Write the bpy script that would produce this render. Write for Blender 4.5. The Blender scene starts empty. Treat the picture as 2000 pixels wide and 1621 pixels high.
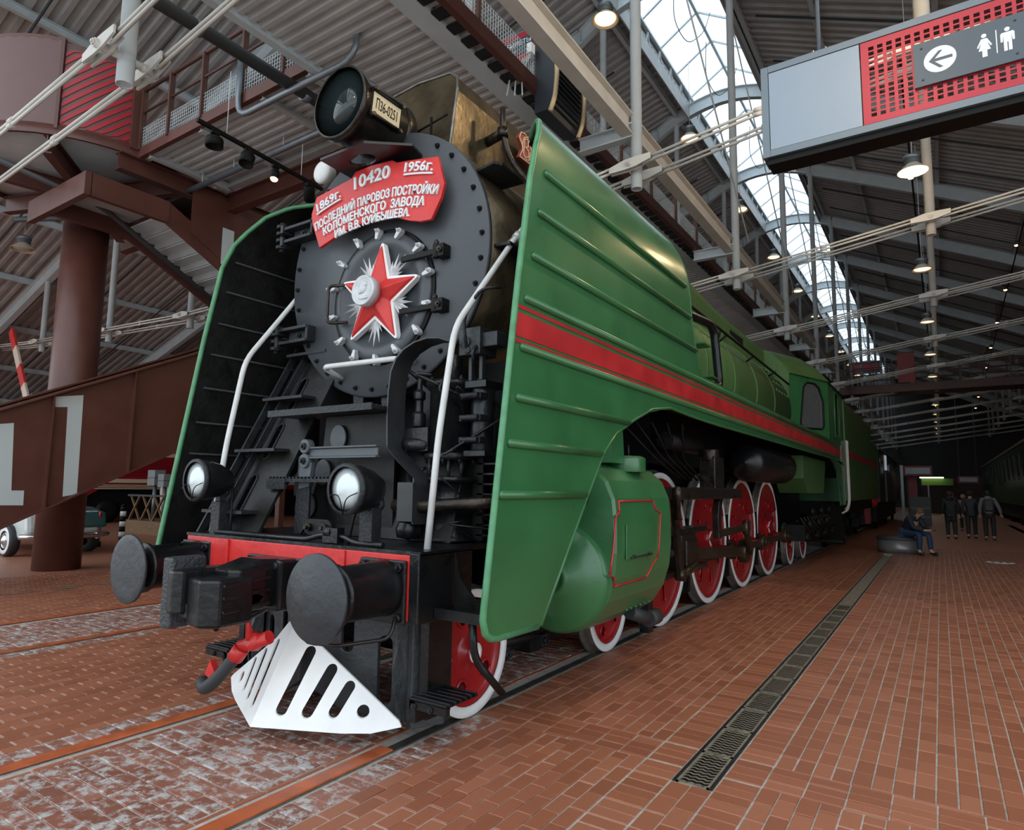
import bpy, bmesh, math, random
from mathutils import Vector, Matrix
from mathutils.geometry import tessellate_polygon
random.seed(11)
S = bpy.context.scene
C = S.collection
PI = math.pi
# ---------------------------------------------------------------- camera
cam_d = bpy.data.cameras.new('camera'); cam = bpy.data.objects.new('camera', cam_d); C.objects.link(cam)
cam_d.sensor_fit = 'HORIZONTAL'; cam_d.sensor_width = 36; cam_d.lens = 1256.4/2000*36
cam_d.clip_start = .05; cam_d.clip_end = 400
yaw, pit, rol = .586, .1123, .0132
fw = Vector((-math.sin(yaw)*math.cos(pit), math.cos(yaw)*math.cos(pit), math.sin(pit)))
r0 = Vector((math.cos(yaw), math.sin(yaw), 0)); u0 = r0.cross(fw)
rv = r0*math.cos(rol)+u0*math.sin(rol); uv_ = -r0*math.sin(rol)+u0*math.cos(rol)
cam.matrix_world = Matrix(((rv.x, uv_.x, -fw.x, 3.7404), (rv.y, uv_.y, -fw.y, -3.1232), (rv.z, uv_.z, -fw.z, 1.6348), (0, 0, 0, 1)))
S.camera = cam
# ---------------------------------------------------------------- world: overcast sky, seen through the skylight and the open front of the hall
W = bpy.data.worlds.new('world'); S.world = W; W.use_nodes = True
nt = W.node_tree; bg = nt.nodes['Background']
bg.inputs[0].default_value = (.82, .925, 1.0, 1); bg.inputs[1].default_value = 1.5
S.view_settings.view_transform = 'Standard'; S.view_settings.look = 'None'
S.view_settings.exposure = .6; S.view_settings.gamma = 1; S.view_settings.use_curve_mapping = False

# ---------------------------------------------------------------- materials
MATS = {}
def mat(name, col, rough=.5, metal=0., bump=0., bscale=30., var=0., vscale=4., coat=0., emit=0., stretch=None, dirt_sheen=None, spec=.5):
    if name in MATS: return MATS[name]
    m = bpy.data.materials.new(name); m.use_nodes = True; n = m.node_tree.nodes; l = m.node_tree.links
    b = n['Principled BSDF']; c4 = (*col, 1)
    b.inputs['Base Color'].default_value = c4; b.inputs['Roughness'].default_value = rough; b.inputs['Metallic'].default_value = metal; b.inputs['Specular IOR Level'].default_value = spec
    if coat: b.inputs['Coat Weight'].default_value = coat; b.inputs['Coat Roughness'].default_value = .15
    if emit: b.inputs['Emission Color'].default_value = c4; b.inputs['Emission Strength'].default_value = emit
    if var or bump or dirt_sheen:
        tc = n.new('ShaderNodeTexCoord'); src = tc.outputs['Object']
        if stretch:
            mp = n.new('ShaderNodeMapping'); mp.inputs['Scale'].default_value = stretch; l.new(src, mp.inputs[0]); src = mp.outputs[0]
    if var:
        no = n.new('ShaderNodeTexNoise'); no.inputs['Scale'].default_value = vscale; no.inputs['Detail'].default_value = 6; l.new(src, no.inputs['Vector'])
        rp = n.new('ShaderNodeValToRGB'); e = rp.color_ramp.elements
        e[0].position = .3; e[1].position = .7
        e[0].color = (*[x*(1-var) for x in col], 1); e[1].color = (*[min(1, x*(1+var)) for x in col], 1)
        l.new(no.outputs[0], rp.inputs[0]); l.new(rp.outputs[0], b.inputs['Base Color']); last = rp.outputs[0]
        rr = n.new('ShaderNodeMapRange'); rr.inputs[3].default_value = max(.03, rough-.1); rr.inputs[4].default_value = min(1, rough+.12)
        l.new(no.outputs[0], rr.inputs[0]); l.new(rr.outputs[0], b.inputs['Roughness'])
        if dirt_sheen:
            n2 = n.new('ShaderNodeTexNoise'); n2.inputs['Scale'].default_value = dirt_sheen[1]; n2.inputs['Detail'].default_value = 8; n2.inputs['Roughness'].default_value = .7
            l.new(src, n2.inputs['Vector'])
            r2 = n.new('ShaderNodeValToRGB'); r2.color_ramp.elements[0].position = dirt_sheen[2]; r2.color_ramp.elements[1].position = dirt_sheen[2]+.14
            l.new(n2.outputs[0], r2.inputs[0])
            mx = n.new('ShaderNodeMix'); mx.data_type = 'RGBA'; mx.inputs[7].default_value = (*dirt_sheen[0], 1)
            l.new(r2.outputs[0], mx.inputs[0]); l.new(last, mx.inputs[6]); l.new(mx.outputs[2], b.inputs['Base Color'])
    if bump:
        nb = n.new('ShaderNodeTexNoise'); nb.inputs['Scale'].default_value = bscale; nb.inputs['Detail'].default_value = 4; l.new(src, nb.inputs['Vector'])
        bp = n.new('ShaderNodeBump'); bp.inputs['Strength'].default_value = bump; bp.inputs['Distance'].default_value = .02
        l.new(nb.outputs[0], bp.inputs['Height']); l.new(bp.outputs[0], b.inputs['Normal'])
    MATS[name] = m; return m

def glassmat(name, col, tr=.85, rough=.05):
    m = bpy.data.materials.new(name); m.use_nodes = True; n = m.node_tree.nodes; l = m.node_tree.links
    for x in list(n): n.remove(x)
    o = n.new('ShaderNodeOutputMaterial'); t = n.new('ShaderNodeBsdfTransparent'); g = n.new('ShaderNodeBsdfGlossy'); mx = n.new('ShaderNodeMixShader')
    t.inputs[0].default_value = (*col, 1); g.inputs[0].default_value = (1, 1, 1, 1); g.inputs['Roughness'].default_value = rough
    mx.inputs[0].default_value = 1-tr; l.new(t.outputs[0], mx.inputs[1]); l.new(g.outputs[0], mx.inputs[2]); l.new(mx.outputs[0], o.inputs[0]); MATS[name] = m
    return m

def brickmat(name, cols, white=None):
    m = bpy.data.materials.new(name); m.use_nodes = True; n = m.node_tree.nodes; l = m.node_tree.links; b = n['Principled BSDF']
    at = n.new('ShaderNodeAttribute'); at.attribute_name = 'v'
    rp = n.new('ShaderNodeValToRGB'); e = rp.color_ramp.elements; e[0].color = (*cols[0], 1); e[1].color = (*cols[2], 1)
    k = e.new(.5); k.color = (*cols[1], 1); l.new(at.outputs['Fac'], rp.inputs[0])
    geo = n.new('ShaderNodeNewGeometry')
    no = n.new('ShaderNodeTexNoise'); no.inputs['Scale'].default_value = 60; no.inputs['Detail'].default_value = 5; l.new(geo.outputs['Position'], no.inputs['Vector'])
    mx = n.new('ShaderNodeMix'); mx.data_type = 'RGBA'; mx.blend_type = 'MULTIPLY'; mx.inputs[0].default_value = .3
    l.new(rp.outputs[0], mx.inputs[6]); l.new(no.outputs[0], mx.inputs[7]); col = mx.outputs[2]
    if white:
        n2 = n.new('ShaderNodeTexNoise'); n2.inputs['Scale'].default_value = 9; n2.inputs['Detail'].default_value = 9; n2.inputs['Roughness'].default_value = .75
        ad2 = n.new('ShaderNodeVectorMath'); ad2.operation = 'MULTIPLY_ADD'; ad2.inputs[1].default_value = (7, 13, 5)
        cx = n.new('ShaderNodeCombineXYZ'); l.new(at.outputs['Fac'], cx.inputs[0]); l.new(at.outputs['Fac'], cx.inputs[1]); l.new(cx.outputs[0], ad2.inputs[0]); l.new(geo.outputs['Position'], ad2.inputs[2])
        l.new(ad2.outputs[0], n2.inputs['Vector'])
        r2 = n.new('ShaderNodeValToRGB'); r2.color_ramp.elements[0].position = white[1]; r2.color_ramp.elements[1].position = white[1]+.1; l.new(n2.outputs[0], r2.inputs[0])
        m2 = n.new('ShaderNodeMix'); m2.data_type = 'RGBA'; m2.inputs[7].default_value = (*white[0], 1); l.new(r2.outputs[0], m2.inputs[0]); l.new(col, m2.inputs[6]); col = m2.outputs[2]
    l.new(col, b.inputs['Base Color'])
    rr = n.new('ShaderNodeMapRange'); rr.inputs[3].default_value = .36; rr.inputs[4].default_value = .6; l.new(no.outputs[0], rr.inputs[0]); l.new(rr.outputs[0], b.inputs['Roughness'])
    bp = n.new('ShaderNodeBump'); bp.inputs['Strength'].default_value = .12; bp.inputs['Distance'].default_value = .005; l.new(no.outputs[0], bp.inputs['Height']); l.new(bp.outputs[0], b.inputs['Normal'])
    MATS[name] = m; return m

M = dict(
 black=mat('black_paint', (.0075, .008, .009), .30, spec=.4, bump=.25, bscale=18, var=.35, vscale=6),
 soot=mat('sooty_iron', (.007, .0068, .0065), .5, spec=.22, bump=.3, bscale=25, var=.4, vscale=8, dirt_sheen=((.018, .014, .011), 5, .64)),
 smoke=mat('graphite_plate', (.052, .058, .066), .42, bump=.12, bscale=12, var=.12, vscale=3),
 casing=mat('casing_lamp_sheen', (.105, .080, .048), .28, .6, bump=.6, bscale=3.0, var=.4, vscale=4, dirt_sheen=((.22, .165, .095), 3, .60)),  # black casing; bronze tone and golden patches paint in the warm lamp sheen
 dull=mat('dark_grey_iron', (.0155, .017, .0195), .45, spec=.35, bump=.35, bscale=40, var=.25, vscale=10),
 green=mat('green_paint', (.034, .142, .050), .30, bump=.16, bscale=1.6, var=.12, vscale=2.5, coat=.25),
 green2=mat('faded_green_paint', (.060, .135, .040), .48, bump=.25, bscale=5, var=.22, vscale=3, stretch=(1, 1, .25)),
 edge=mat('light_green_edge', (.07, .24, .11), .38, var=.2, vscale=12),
 red=mat('red_paint', (.60, .028, .026), .38, var=.12, vscale=7, bump=.15, bscale=20),
 redw=mat('wheel_red', (.31, .006, .010), .30, coat=.3, var=.15, vscale=4),
 stripe=mat('stripe_red', (.42, .022, .026), .36, var=.22, vscale=3, bump=.1, bscale=4),
 white=mat('white_paint', (.80, .80, .79), .45, var=.06, vscale=5, bump=.08, bscale=25),
 silver=mat('silver_paint', (.56, .57, .58), .38, .25, var=.12, vscale=14),
 rail=mat('painted_rail_white', (.62, .62, .61), .42, var=.10, vscale=8),
 steel=mat('worn_steel', (.20, .19, .17), .38, .8, bump=.2, bscale=30, var=.3, vscale=10),
 oily=mat('oily_steel', (.042, .034, .028), .30, .7, bump=.3, bscale=20, var=.45, vscale=9),
 tread=mat('wheel_tread', (.20, .175, .145), .48, .5, var=.3, vscale=14, bump=.2, bscale=40),
 glass=mat('lamp_glass', (.62, .67, .68), .22, .25),  # pale colour stands in for the white reflection on the lens
 dglass=mat('headlamp_glass', (.016, .024, .026), .06),
 cream=mat('cream_plate', (.62, .52, .34), .4),
 inkb=mat('black_ink', (.005, .005, .005), .55, spec=.2),
 rubber=mat('rubber', (.03, .032, .034), .6),
 orange=mat('orange_cover', (.46, .11, .04), .34, var=.25, vscale=8, bump=.08),
 brown=mat('brown_steel', (.105, .034, .024), .40, var=.12, vscale=3, bump=.1, bscale=20),
 brownl=mat('brown_drum', (.135, .062, .056), .40, bump=.12, bscale=90, var=.08, vscale=4),
 brownd=mat('brown_frame', (.085, .033, .022), .5, var=.2, vscale=5),
 greyst=mat('pale_grey_steel', (.56, .61, .63), .45, var=.06, vscale=3),
 creamst=mat('cream_grey_steel', (.60, .57, .52), .45, var=.08, vscale=3),
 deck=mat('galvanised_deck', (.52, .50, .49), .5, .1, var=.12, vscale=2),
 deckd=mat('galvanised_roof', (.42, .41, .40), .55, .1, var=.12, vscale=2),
 galv=mat('galvanised_pipe', (.22, .245, .27), .4, .6, var=.1, vscale=6),
 dgrey=mat('dark_grey_panel', (.05, .052, .055), .5),
 panel=mat('ceiling_panel', (.36, .345, .335), .6, var=.08),
 signg=mat('silver_sign_panel', (.255, .30, .35), .34, .3, var=.04, vscale=2),
 signf=mat('sign_frame', (.15, .18, .205), .38, .4),
 signr=mat('sign_red', (.42, .022, .038), .35, .2),
 signd=mat('sign_dark', (.055, .068, .08), .4, .3),
 wht=mat('white_print', (.85, .85, .85), .5),
 numer=mat('numeral_grey', (.55, .60, .60), .5),
 shade=mat('lamp_shade', (.62, .55, .44), .4),
 bulb=mat('lit_bulb', (1., .58, .24), .5, emit=3.2),
 spot=mat('lit_spot', (1., .56, .2), .5, emit=9),
 mortar=mat('mortar', (.46, .42, .385), .8, var=.2, vscale=20, bump=.2, bscale=200),
 grate=mat('cast_iron_grate', (.34, .30, .235), .5, .5, var=.3, vscale=15),
 grate2=mat('grate_pit', (.012, .012, .012), .8),
 louv=mat('heater_grille', (.012, .012, .013), .5),
 redslat=mat('red_slat', (.42, .012, .022), .45),
 redblack=mat('dark_red_black', (.013, .0065, .007), .35), letter=mat('raised_letter', (.72, .73, .74), .4), badge=mat('badge_red', (.30, .045, .03), .45), badgec=mat('badge_cream', (.60, .38, .24), .45),
 duct=mat('duct_sheet', (.026, .028, .030), .38, bump=.25, bscale=5, var=.3, vscale=5, dirt_sheen=((.10, .085, .065), 6, .64)), pumpk=mat('pump_black', (.012, .013, .0145), .30, .3, bump=.2, bscale=30, var=.4, vscale=9), pumpg=mat('pump_grey', (.034, .037, .040), .42, .3, bump=.3, bscale=40, var=.3, vscale=12), tagpink=mat('paper_label', (.70, .52, .45), .6),
 cabglass=mat('cab_window', (.78, .84, .88), .05, .9), emblem=mat('emblem_plate', (.30, .29, .27), .4, .6, var=.3, vscale=30),
 signr2=mat('sign_back', (.30, .03, .04), .5), signd2=mat('pictogram_blue_grey', (.075, .095, .115), .38, .3),
 pfgrey=mat('pilot_frame_grey', (.036, .041, .045), .45, bump=.3, bscale=30, var=.25, vscale=8), bounce=mat('pale_bounce_ground', (.50, .50, .49), .8, var=.1), lampk=mat('lamp_barrel', (.020, .018, .015), .28, .4, bump=.15, bscale=6, var=.4, vscale=5, dirt_sheen=((.07, .055, .035), 4, .62)),
 navy=mat('navy_shell', (.02, .026, .035), .45),
 hcream=mat('cream_edge', (.62, .47, .27), .5),
 wood=mat('brown_timber', (.19, .105, .05), .6, var=.3, vscale=6, stretch=(1, 1, 8)),
 darkwall=mat('dark_wall', (.035, .033, .033), .7, var=.2, vscale=.5),
 wallg=mat('grey_wall', (.11, .11, .115), .7, var=.15, vscale=.6),
 pane=mat('window_pane', (.14, .18, .21), .12, .2),
)
glassmat('skylight_glass', (.93, .97, 1.), .9)
glassmat('clear_glass', (.92, .96, .96), .86)
brickmat('brick', ((.33, .112, .058), (.40, .140, .074), (.45, .170, .095)))
brickmat('brick_limed', ((.26, .098, .06), (.34, .128, .082), (.40, .165, .115)), ((.50, .47, .455), .485))
for k in ('skylight_glass', 'clear_glass', 'brick', 'brick_limed'): M[k] = MATS[k]

# ---------------------------------------------------------------- mesh builder
def unit(v): return Vector(v).normalized()
def frame(ax):
    a = unit(ax); h = Vector((0, 0, 1)) if abs(a.z) < .9 else Vector((0, 1, 0))
    u = a.cross(h).normalized(); return u, u.cross(a).normalized(), a     # u, v, axis
OFF = {}
class MB:
    def __init__(s): s.v = []; s.f = []; s.sm = []
    def add(s, vs, fs, smooth=False):
        o = len(s.v); s.v += [Vector(x) for x in vs]; s.f += [tuple(i+o for i in q) for q in fs]; s.sm += [smooth]*len(fs); return s
    def box(s, x0, x1, y0, y1, z0, z1):
        return s.add([(x0,y0,z0),(x1,y0,z0),(x1,y1,z0),(x0,y1,z0),(x0,y0,z1),(x1,y0,z1),(x1,y1,z1),(x0,y1,z1)],
                     [(0,3,2,1),(4,5,6,7),(0,1,5,4),(1,2,6,5),(2,3,7,6),(3,0,4,7)])
    def bar(s, p0, p1, w, h, up=(0, 0, 1)):
        p0, p1 = Vector(p0), Vector(p1); a = (p1-p0).normalized(); x = a.cross(Vector(up))
        if x.length < 1e-4: x = a.cross(Vector((0, 1, 0)))
        x = x.normalized()*w/2; z = x.normalized().cross(a).normalized()*h/2
        return s.add([p0-x-z, p0+x-z, p0+x+z, p0-x+z, p1-x-z, p1+x-z, p1+x+z, p1-x+z],
                     [(0,3,2,1),(4,5,6,7),(0,1,5,4),(1,2,6,5),(2,3,7,6),(3,0,4,7)])
    def ibeam(s, p0, p1, w, h, t=.02, up=(0, 0, 1)):
        p0, p1 = Vector(p0), Vector(p1); a = (p1-p0).normalized(); x = a.cross(Vector(up)).normalized(); z = x.cross(a).normalized()
        for q in (-1, 1): s.bar(p0+z*q*(h/2-t/2), p1+z*q*(h/2-t/2), w, t, z)
        return s.bar(p0, p1, t, h-t, z)
    def cyl(s, p0, p1, r, r1=None, n=16, caps=True):
        r1 = r if r1 is None else r1; p0, p1 = Vector(p0), Vector(p1); u, v, a = frame(p1-p0); o = len(s.v)
        for p, q in ((p0, r), (p1, r1)):
            s.v += [p+(u*math.cos(2*PI*i/n)+v*math.sin(2*PI*i/n))*q for i in range(n)]
        for i in range(n): s.f.append((o+i, o+(i+1) % n, o+n+(i+1) % n, o+n+i)); s.sm.append(True)
        if caps:
            s.f += [tuple(o+i for i in reversed(range(n))), tuple(o+n+i for i in range(n))]; s.sm += [False, False]
        return s
    def lathe(s, prof, org, ax, n=32, smooth=True, caps=True, ang=2*PI):
        org = Vector(org); u, v, a = frame(ax); o = len(s.v); m = len(prof); full = ang > 6.28; k = n if full else n+1
        for i in range(k):
            c, d = math.cos(ang*i/n), math.sin(ang*i/n)
            s.v += [org+a*h+(u*c+v*d)*r for r, h in prof]
        for i in range(n):
            j = (i+1) % k
            for q in range(m-1):
                s.f.append((o+i*m+q, o+j*m+q, o+j*m+q+1, o+i*m+q+1)); s.sm.append(smooth)
        if caps and full:
            for q in (0, m-1):
                if prof[q][0] > 1e-5: s.f.append(tuple(o+i*m+q for i in range(n))); s.sm.append(False)
        return s
    def tube(s, pts, r, n=8, bend=0., closed=False):
        pts = [Vector(p) for p in pts]
        if bend and len(pts) > 2:
            q = [pts[0]]
            for i in range(1, len(pts)-1):
                a, b, c = pts[i-1], pts[i], pts[i+1]; d = min(bend, (a-b).length*.45, (c-b).length*.45)
                s0 = b+(a-b).normalized()*d; s1 = b+(c-b).normalized()*d
                for k in range(5):
                    t = k/4; q.append(s0*(1-t)**2+b*2*t*(1-t)+s1*t*t)
            pts = q+[pts[-1]]
        o = len(s.v); L = len(pts); u = None
        for i, p in enumerate(pts):
            t = (pts[min(i+1, L-1)]-pts[max(i-1, 0)]).normalized()
            if u is None: u, v, _ = frame(t)
            else:
                u = (u-t*u.dot(t)).normalized()
            v = t.cross(u)
            rr = r[i] if isinstance(r, (list, tuple)) else r
            s.v += [p+(u*math.cos(2*PI*k/n)+v*math.sin(2*PI*k/n))*rr for k in range(n)]
        for i in range(L-1):
            for k in range(n):
                s.f.append((o+i*n+k, o+i*n+(k+1) % n, o+(i+1)*n+(k+1) % n, o+(i+1)*n+k)); s.sm.append(True)
        s.f += [tuple(o+k for k in reversed(range(n))), tuple(o+(L-1)*n+k for k in range(n))]; s.sm += [False, False]
        return s
    def prism(s, poly, plane, a, b, smooth=False):
        f = {'yz': lambda p, d: (d, p[0], p[1]), 'xz': lambda p, d: (p[0], d, p[1]), 'xy': lambda p, d: (p[0], p[1], d)}[plane]
        n = len(poly)
        s.add([f(p, a) for p in poly]+[f(p, b) for p in poly], [tuple(range(n)), tuple(range(2*n-1, n-1, -1))])
        o = len(s.v)-2*n
        for i in range(n): s.f.append((o+i, o+(i+1) % n, o+n+(i+1) % n, o+n+i)); s.sm.append(smooth)
        return s
    def plate(s, outer, holes, f3, t):
        """flat plate with holes; f3(u,v,w) -> 3D point, thickness t along w"""
        loops = [outer]+holes; fl = [p for L in loops for p in L]; n = len(fl)
        tris = tessellate_polygon([[Vector((p[0], p[1], 0)) for p in L] for L in loops])
        s.add([f3(p[0], p[1], 0) for p in fl]+[f3(p[0], p[1], t) for p in fl], [tuple(q) for q in tris]+[tuple(i+n for i in reversed(q)) for q in tris])
        o = len(s.v)-2*n; k = 0
        for L in loops:
            for i in range(len(L)):
                a, b = o+k+i, o+k+(i+1) % len(L); s.f.append((a, b, b+n, a+n)); s.sm.append(False)
            k += len(L)
        return s
    def bolt(s, p, ax, r, h):
        p = Vector(p); a = unit(ax); return s.cyl(p-a*.004, p+a*h, r, n=6).cyl(p+a*h, p+a*h*1.7, r*.5, n=6)
    def build(s, name, m, par=None, bevel=0., local=False, kind=None, weld=False):
        off = OFF.get(par.name, Vector()) if (par is not None and not local) else Vector()
        me = bpy.data.meshes.new(name); me.from_pydata([tuple(x-off) for x in s.v], [], s.f)
        me.polygons.foreach_set('use_smooth', s.sm); me.update()
        bm = bmesh.new(); bm.from_mesh(me)
        if weld: bmesh.ops.remove_doubles(bm, verts=bm.verts, dist=1e-4)
        bmesh.ops.recalc_face_normals(bm, faces=bm.faces); bm.to_mesh(me); bm.free()
        if m: me.materials.append(M[m] if isinstance(m, str) else m)
        o = bpy.data.objects.new(name, me); C.objects.link(o)
        if par is not None: o.parent = par; OFF[o.name] = OFF.get(par.name, Vector())
        else: OFF[o.name] = Vector()
        if kind: o['kind'] = kind
        if bevel:
            bv = o.modifiers.new('bevel', 'BEVEL'); bv.width = bevel; bv.segments = 2; bv.limit_method = 'ANGLE'; bv.angle_limit = .7
        return o
def tag(o, label, cat, group=None):
    o['label'] = label; o['category'] = cat
    if group: o['group'] = group
    return o
def thing(name, label, cat, loc=(0, 0, 0), rz=0., group=None):
    o = bpy.data.objects.new(name, None); o.empty_display_size = .2; C.objects.link(o); o.location = loc; o.rotation_euler = (0, 0, rz)
    OFF[o.name] = Vector(loc); return tag(o, label, cat, group)
def struct(name, loc=(0, 0, 0)):
    o = bpy.data.objects.new(name, None); C.objects.link(o); o.location = loc; o['kind'] = 'structure'; OFF[o.name] = Vector(loc); return o
def copytree(o, par=None, loc=None, rz=None, label=None, group=None):
    c = o.copy(); C.objects.link(c)
    if par is not None: c.parent = par
    if loc is not None: c.location = loc
    if rz is not None: c.rotation_euler = (0, 0, rz)
    if label: c['label'] = label
    if group: c['group'] = group
    for ch in list(o.children): copytree(ch, c)
    return c
def slot(cu, cv, L, w, ang=0., n=6):
    """stadium outline, length L (centre to centre) along angle ang"""
    P = []
    for e, s0 in ((1, -PI/2), (-1, PI/2)):
        for i in range(n+1):
            t = s0+PI*i/n; x = e*L/2+w/2*math.cos(t); y = w/2*math.sin(t)
            P.append((cu+x*math.cos(ang)-y*math.sin(ang), cv+x*math.sin(ang)+y*math.cos(ang)))
    return P
def ring(cu, cv, r, n=16, ry=None): return [(cu+r*math.cos(2*PI*i/n), cv+(ry or r)*math.sin(2*PI*i/n)) for i in range(n)]
ORD = ['first', 'second', 'third', 'fourth', 'fifth', 'sixth', 'seventh', 'eighth', 'ninth', 'tenth', 'eleventh', 'twelfth', 'thirteenth', 'fourteenth', 'fifteenth', 'sixteenth', 'seventeenth', 'eighteenth', 'nineteenth', 'twentieth']
FONT = None
def textmesh(body, size, depth, xs=1., align='CENTER', shear=0., space=1., bold=.0):
    cu = bpy.data.curves.new('t', 'FONT'); cu.body = body; cu.size = size; cu.extrude = depth; cu.align_x = align; cu.resolution_u = 3
    cu.shear = shear; cu.space_character = space; cu.offset = bold
    ob = bpy.data.objects.new('t', cu); C.objects.link(ob); bpy.context.view_layer.update()
    dg = bpy.context.evaluated_depsgraph_get(); me = bpy.data.meshes.new_from_object(ob.evaluated_get(dg))
    bpy.data.objects.remove(ob); bpy.data.curves.remove(cu)
    vs = [Vector((v.co.x*xs, v.co.y, v.co.z)) for v in me.vertices]; fs = [tuple(p.vertices) for p in me.polygons]; bpy.data.meshes.remove(me)
    return vs, fs
def text(body, size, depth, f3, m, par, name='lettering', **k):
    vs, fs = textmesh(body, size, depth, **k)
    return MB().add([f3(v.x, v.y, v.z) for v in vs], fs).build(name, m, par)
# ================================================================ FLOOR
floor = struct('floor')
def farbrick():
    m = bpy.data.materials.new('far_brick'); m.use_nodes = True; n = m.node_tree.nodes; l = m.node_tree.links; b = n['Principled BSDF']
    g = n.new('ShaderNodeNewGeometry'); mp = n.new('ShaderNodeMapping'); mp.inputs['Rotation'].default_value = (0, 0, PI/2); l.new(g.outputs['Position'], mp.inputs[0])
    t = n.new('ShaderNodeTexBrick'); t.inputs['Scale'].default_value = 1; t.inputs['Brick Width'].default_value = .2; t.inputs['Row Height'].default_value = .1
    t.inputs['Mortar Size'].default_value = .006; t.inputs['Color1'].default_value = (.37, .13, .068, 1); t.inputs['Color2'].default_value = (.41, .15, .08, 1); t.inputs['Mortar'].default_value = (.36, .26, .21, 1)
    l.new(mp.outputs[0], t.inputs['Vector']); l.new(t.outputs[0], b.inputs['Base Color']); b.inputs['Roughness'].default_value = .45; MATS['far_brick'] = m; M['far_brick'] = m
farbrick()
mb_ = MB().box(-40, 2.386, -14, 96, -.12, -.006); mb_.box(2.612, 14, -14, 96, -.12, -.006); mb_.box(2.386, 2.612, -14, .61, -.12, -.006); mb_.box(2.386, 2.612, 16.8, 96, -.12, -.006); mb_.box(2.386, 2.612, .61, 16.8, -.12, -.08)
mb_.build('mortar_bed', 'mortar', floor)
YF = 20.
fb = MB()
fb.box(.86, 14, YF, 95, -.05, -.001); fb.box(-.6, .6, YF, 95, -.05, -.001); fb.box(-3.6, -.86, YF, 95, -.05, -.001)
fb.box(-40, -9.6, -14, 95, -.05, -.001); fb.box(-9.6, -5.6, YF, 95, -.05, -.001); fb.box(-5.2, -3.9, YF, 95, -.05, -.001); fb.box(7.6, 14, -14, YF, -.05, -.001)
fb.build('far_paving', 'far_brick', floor)
BR = {'brick': [], 'brick_limed': []}
J = .0045
def put(x0, x1, y0, y1, k='brick'):
    BR[k].append((x0+J, x1-J, y0+J, y1-J, random.uniform(-.003, .003)))
def soldier(x0, x1, y0, y1, k='brick', step=.1):
    n = int(round((y1-y0)/step))
    for i in range(n): put(x0, x1, y0+i*step, y0+(i+1)*step, k)
def running(x0, y0, y1, cols, k='brick', off=1):
    for c in range(cols):
        y = y0-(.1 if (c*off) % 2 else 0); x = x0+.1*c
        while y < y1-.001:
            a, b = max(y, y0), min(y+.2, y1)
            if b-a > .02: put(x, x+.1, a, b, k)
            y += .2
def stackx(xs, y0, y1, k='brick'):
    n = int(round((y1-y0)/.1))
    for j in range(n):
        for a, b in zip(xs, xs[1:]): put(a, b, y0+j*.1, y0+j*.1+.1, k)
Y0 = -2.6
BA, BB = .82, 1.12                       # cross band
for a, b in ((Y0, BA-.02), (BB+.02, YF)):
    n = round((b-a)/.1); b2 = a+n*.1
    soldier(.858, 1.046, a, b2, 'brick_limed' if b < 2 else 'brick')
    running(1.05, a, b, 11)
    soldier(2.155, 2.378, a, b2)
    soldier(2.62, 2.826, a, b2)
soldier(.858, 1.046, BA, BB); soldier(2.155, 2.378, BA, BB); soldier(2.62, 2.826, BA, BB)
stackx([1.05, 1.233, 1.416, 1.6, 1.783, 1.966, 2.15], BA, BB)
XR = [2.83+.2035*i for i in range(24)]
stackx(XR, BA, BB)
for yb in (BA-.02, BB):                  # thin strip courses bounding the band
    for x in XR[:-1]: put(x, x+.2035, yb, yb+.02)
    for i in range(6): put(1.05+i*.183, 1.05+(i+1)*.183, yb, yb+.02)
for c in range(2):
    y = Y0-(.1 if c else 0)
    while y < .6:
        a, b = max(y, Y0), min(y+.2, .6); put(2.382+.1165*c, 2.4985+.1165*c, a, b); y += .2
running(2.83, Y0, BA-.02, 47)
for c in range(47):                      # stacked bond right of the drain
    y = BB+.02
    while y < YF: put(2.83+.1*c+.0008*c, 2.93+.1*c+.0008*c, y, min(y+.2, YF)); y += .2
XT = [-.62, -.41, -.205, 0, .205, .41, .62]
stackx(XT, Y0, 3., 'brick_limed'); stackx(XT, 3., 14.)
for x0 in (-.665, .625):
    y = Y0
    while y < 3: put(x0, x0+.04, y, y+.2); y += .2
soldier(-1.046, -.858, Y0, 4, 'brick_limed'); soldier(-1.046, -.858, 4, 10)
running(-3.55, Y0, 9., 25)
soldier(-3.74, -3.555, Y0, 9., 'brick_limed')
stackx([-5.17+.212*i for i in range(7)], -1.2, 9., 'brick_limed')
soldier(-5.6, -5.41, -1.2, 9., 'brick')
running(-9.6, 0., 8., 40)
def near(b):
    x, y = (b[0]+b[1])/2, (b[2]+b[3])/2; d = Vector((x, y, 0))-cam.location
    z = d.dot(fw)
    if z < .5: return 1e9
    px, py = 1000+1256.4*d.dot(rv)/z, 810.5-1256.4*d.dot(uv_)/z
    return z if (-20 < px < 2020 and py < 1640 and not (-.63 < x < .63 and y > -.2) and b[1]-b[0] > .08 and b[3]-b[2] > .09) else 1e9
allb = [(near(b), k, b) for k in BR for b in BR[k]]
allb.sort(key=lambda q: q[0]); single = allb[:300]; rest = allb[300:]
TONE = 9; meshes = {}
def brickverts(w, d, h=.02, c=.003):
    x, y = w/2, d/2
    return ([(-x, -y, -h), (x, -y, -h), (x, y, -h), (-x, y, -h), (-x, -y, -c), (x, -y, -c), (x, y, -c), (-x, y, -c), (-x+c, -y+c, 0), (x-c, -y+c, 0), (x-c, y-c, 0), (-x+c, y-c, 0)],
            [(0, 1, 5, 4), (1, 2, 6, 5), (2, 3, 7, 6), (3, 0, 4, 7), (4, 5, 9, 8), (5, 6, 10, 9), (6, 7, 11, 10), (7, 4, 8, 11), (8, 9, 10, 11)])
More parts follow.
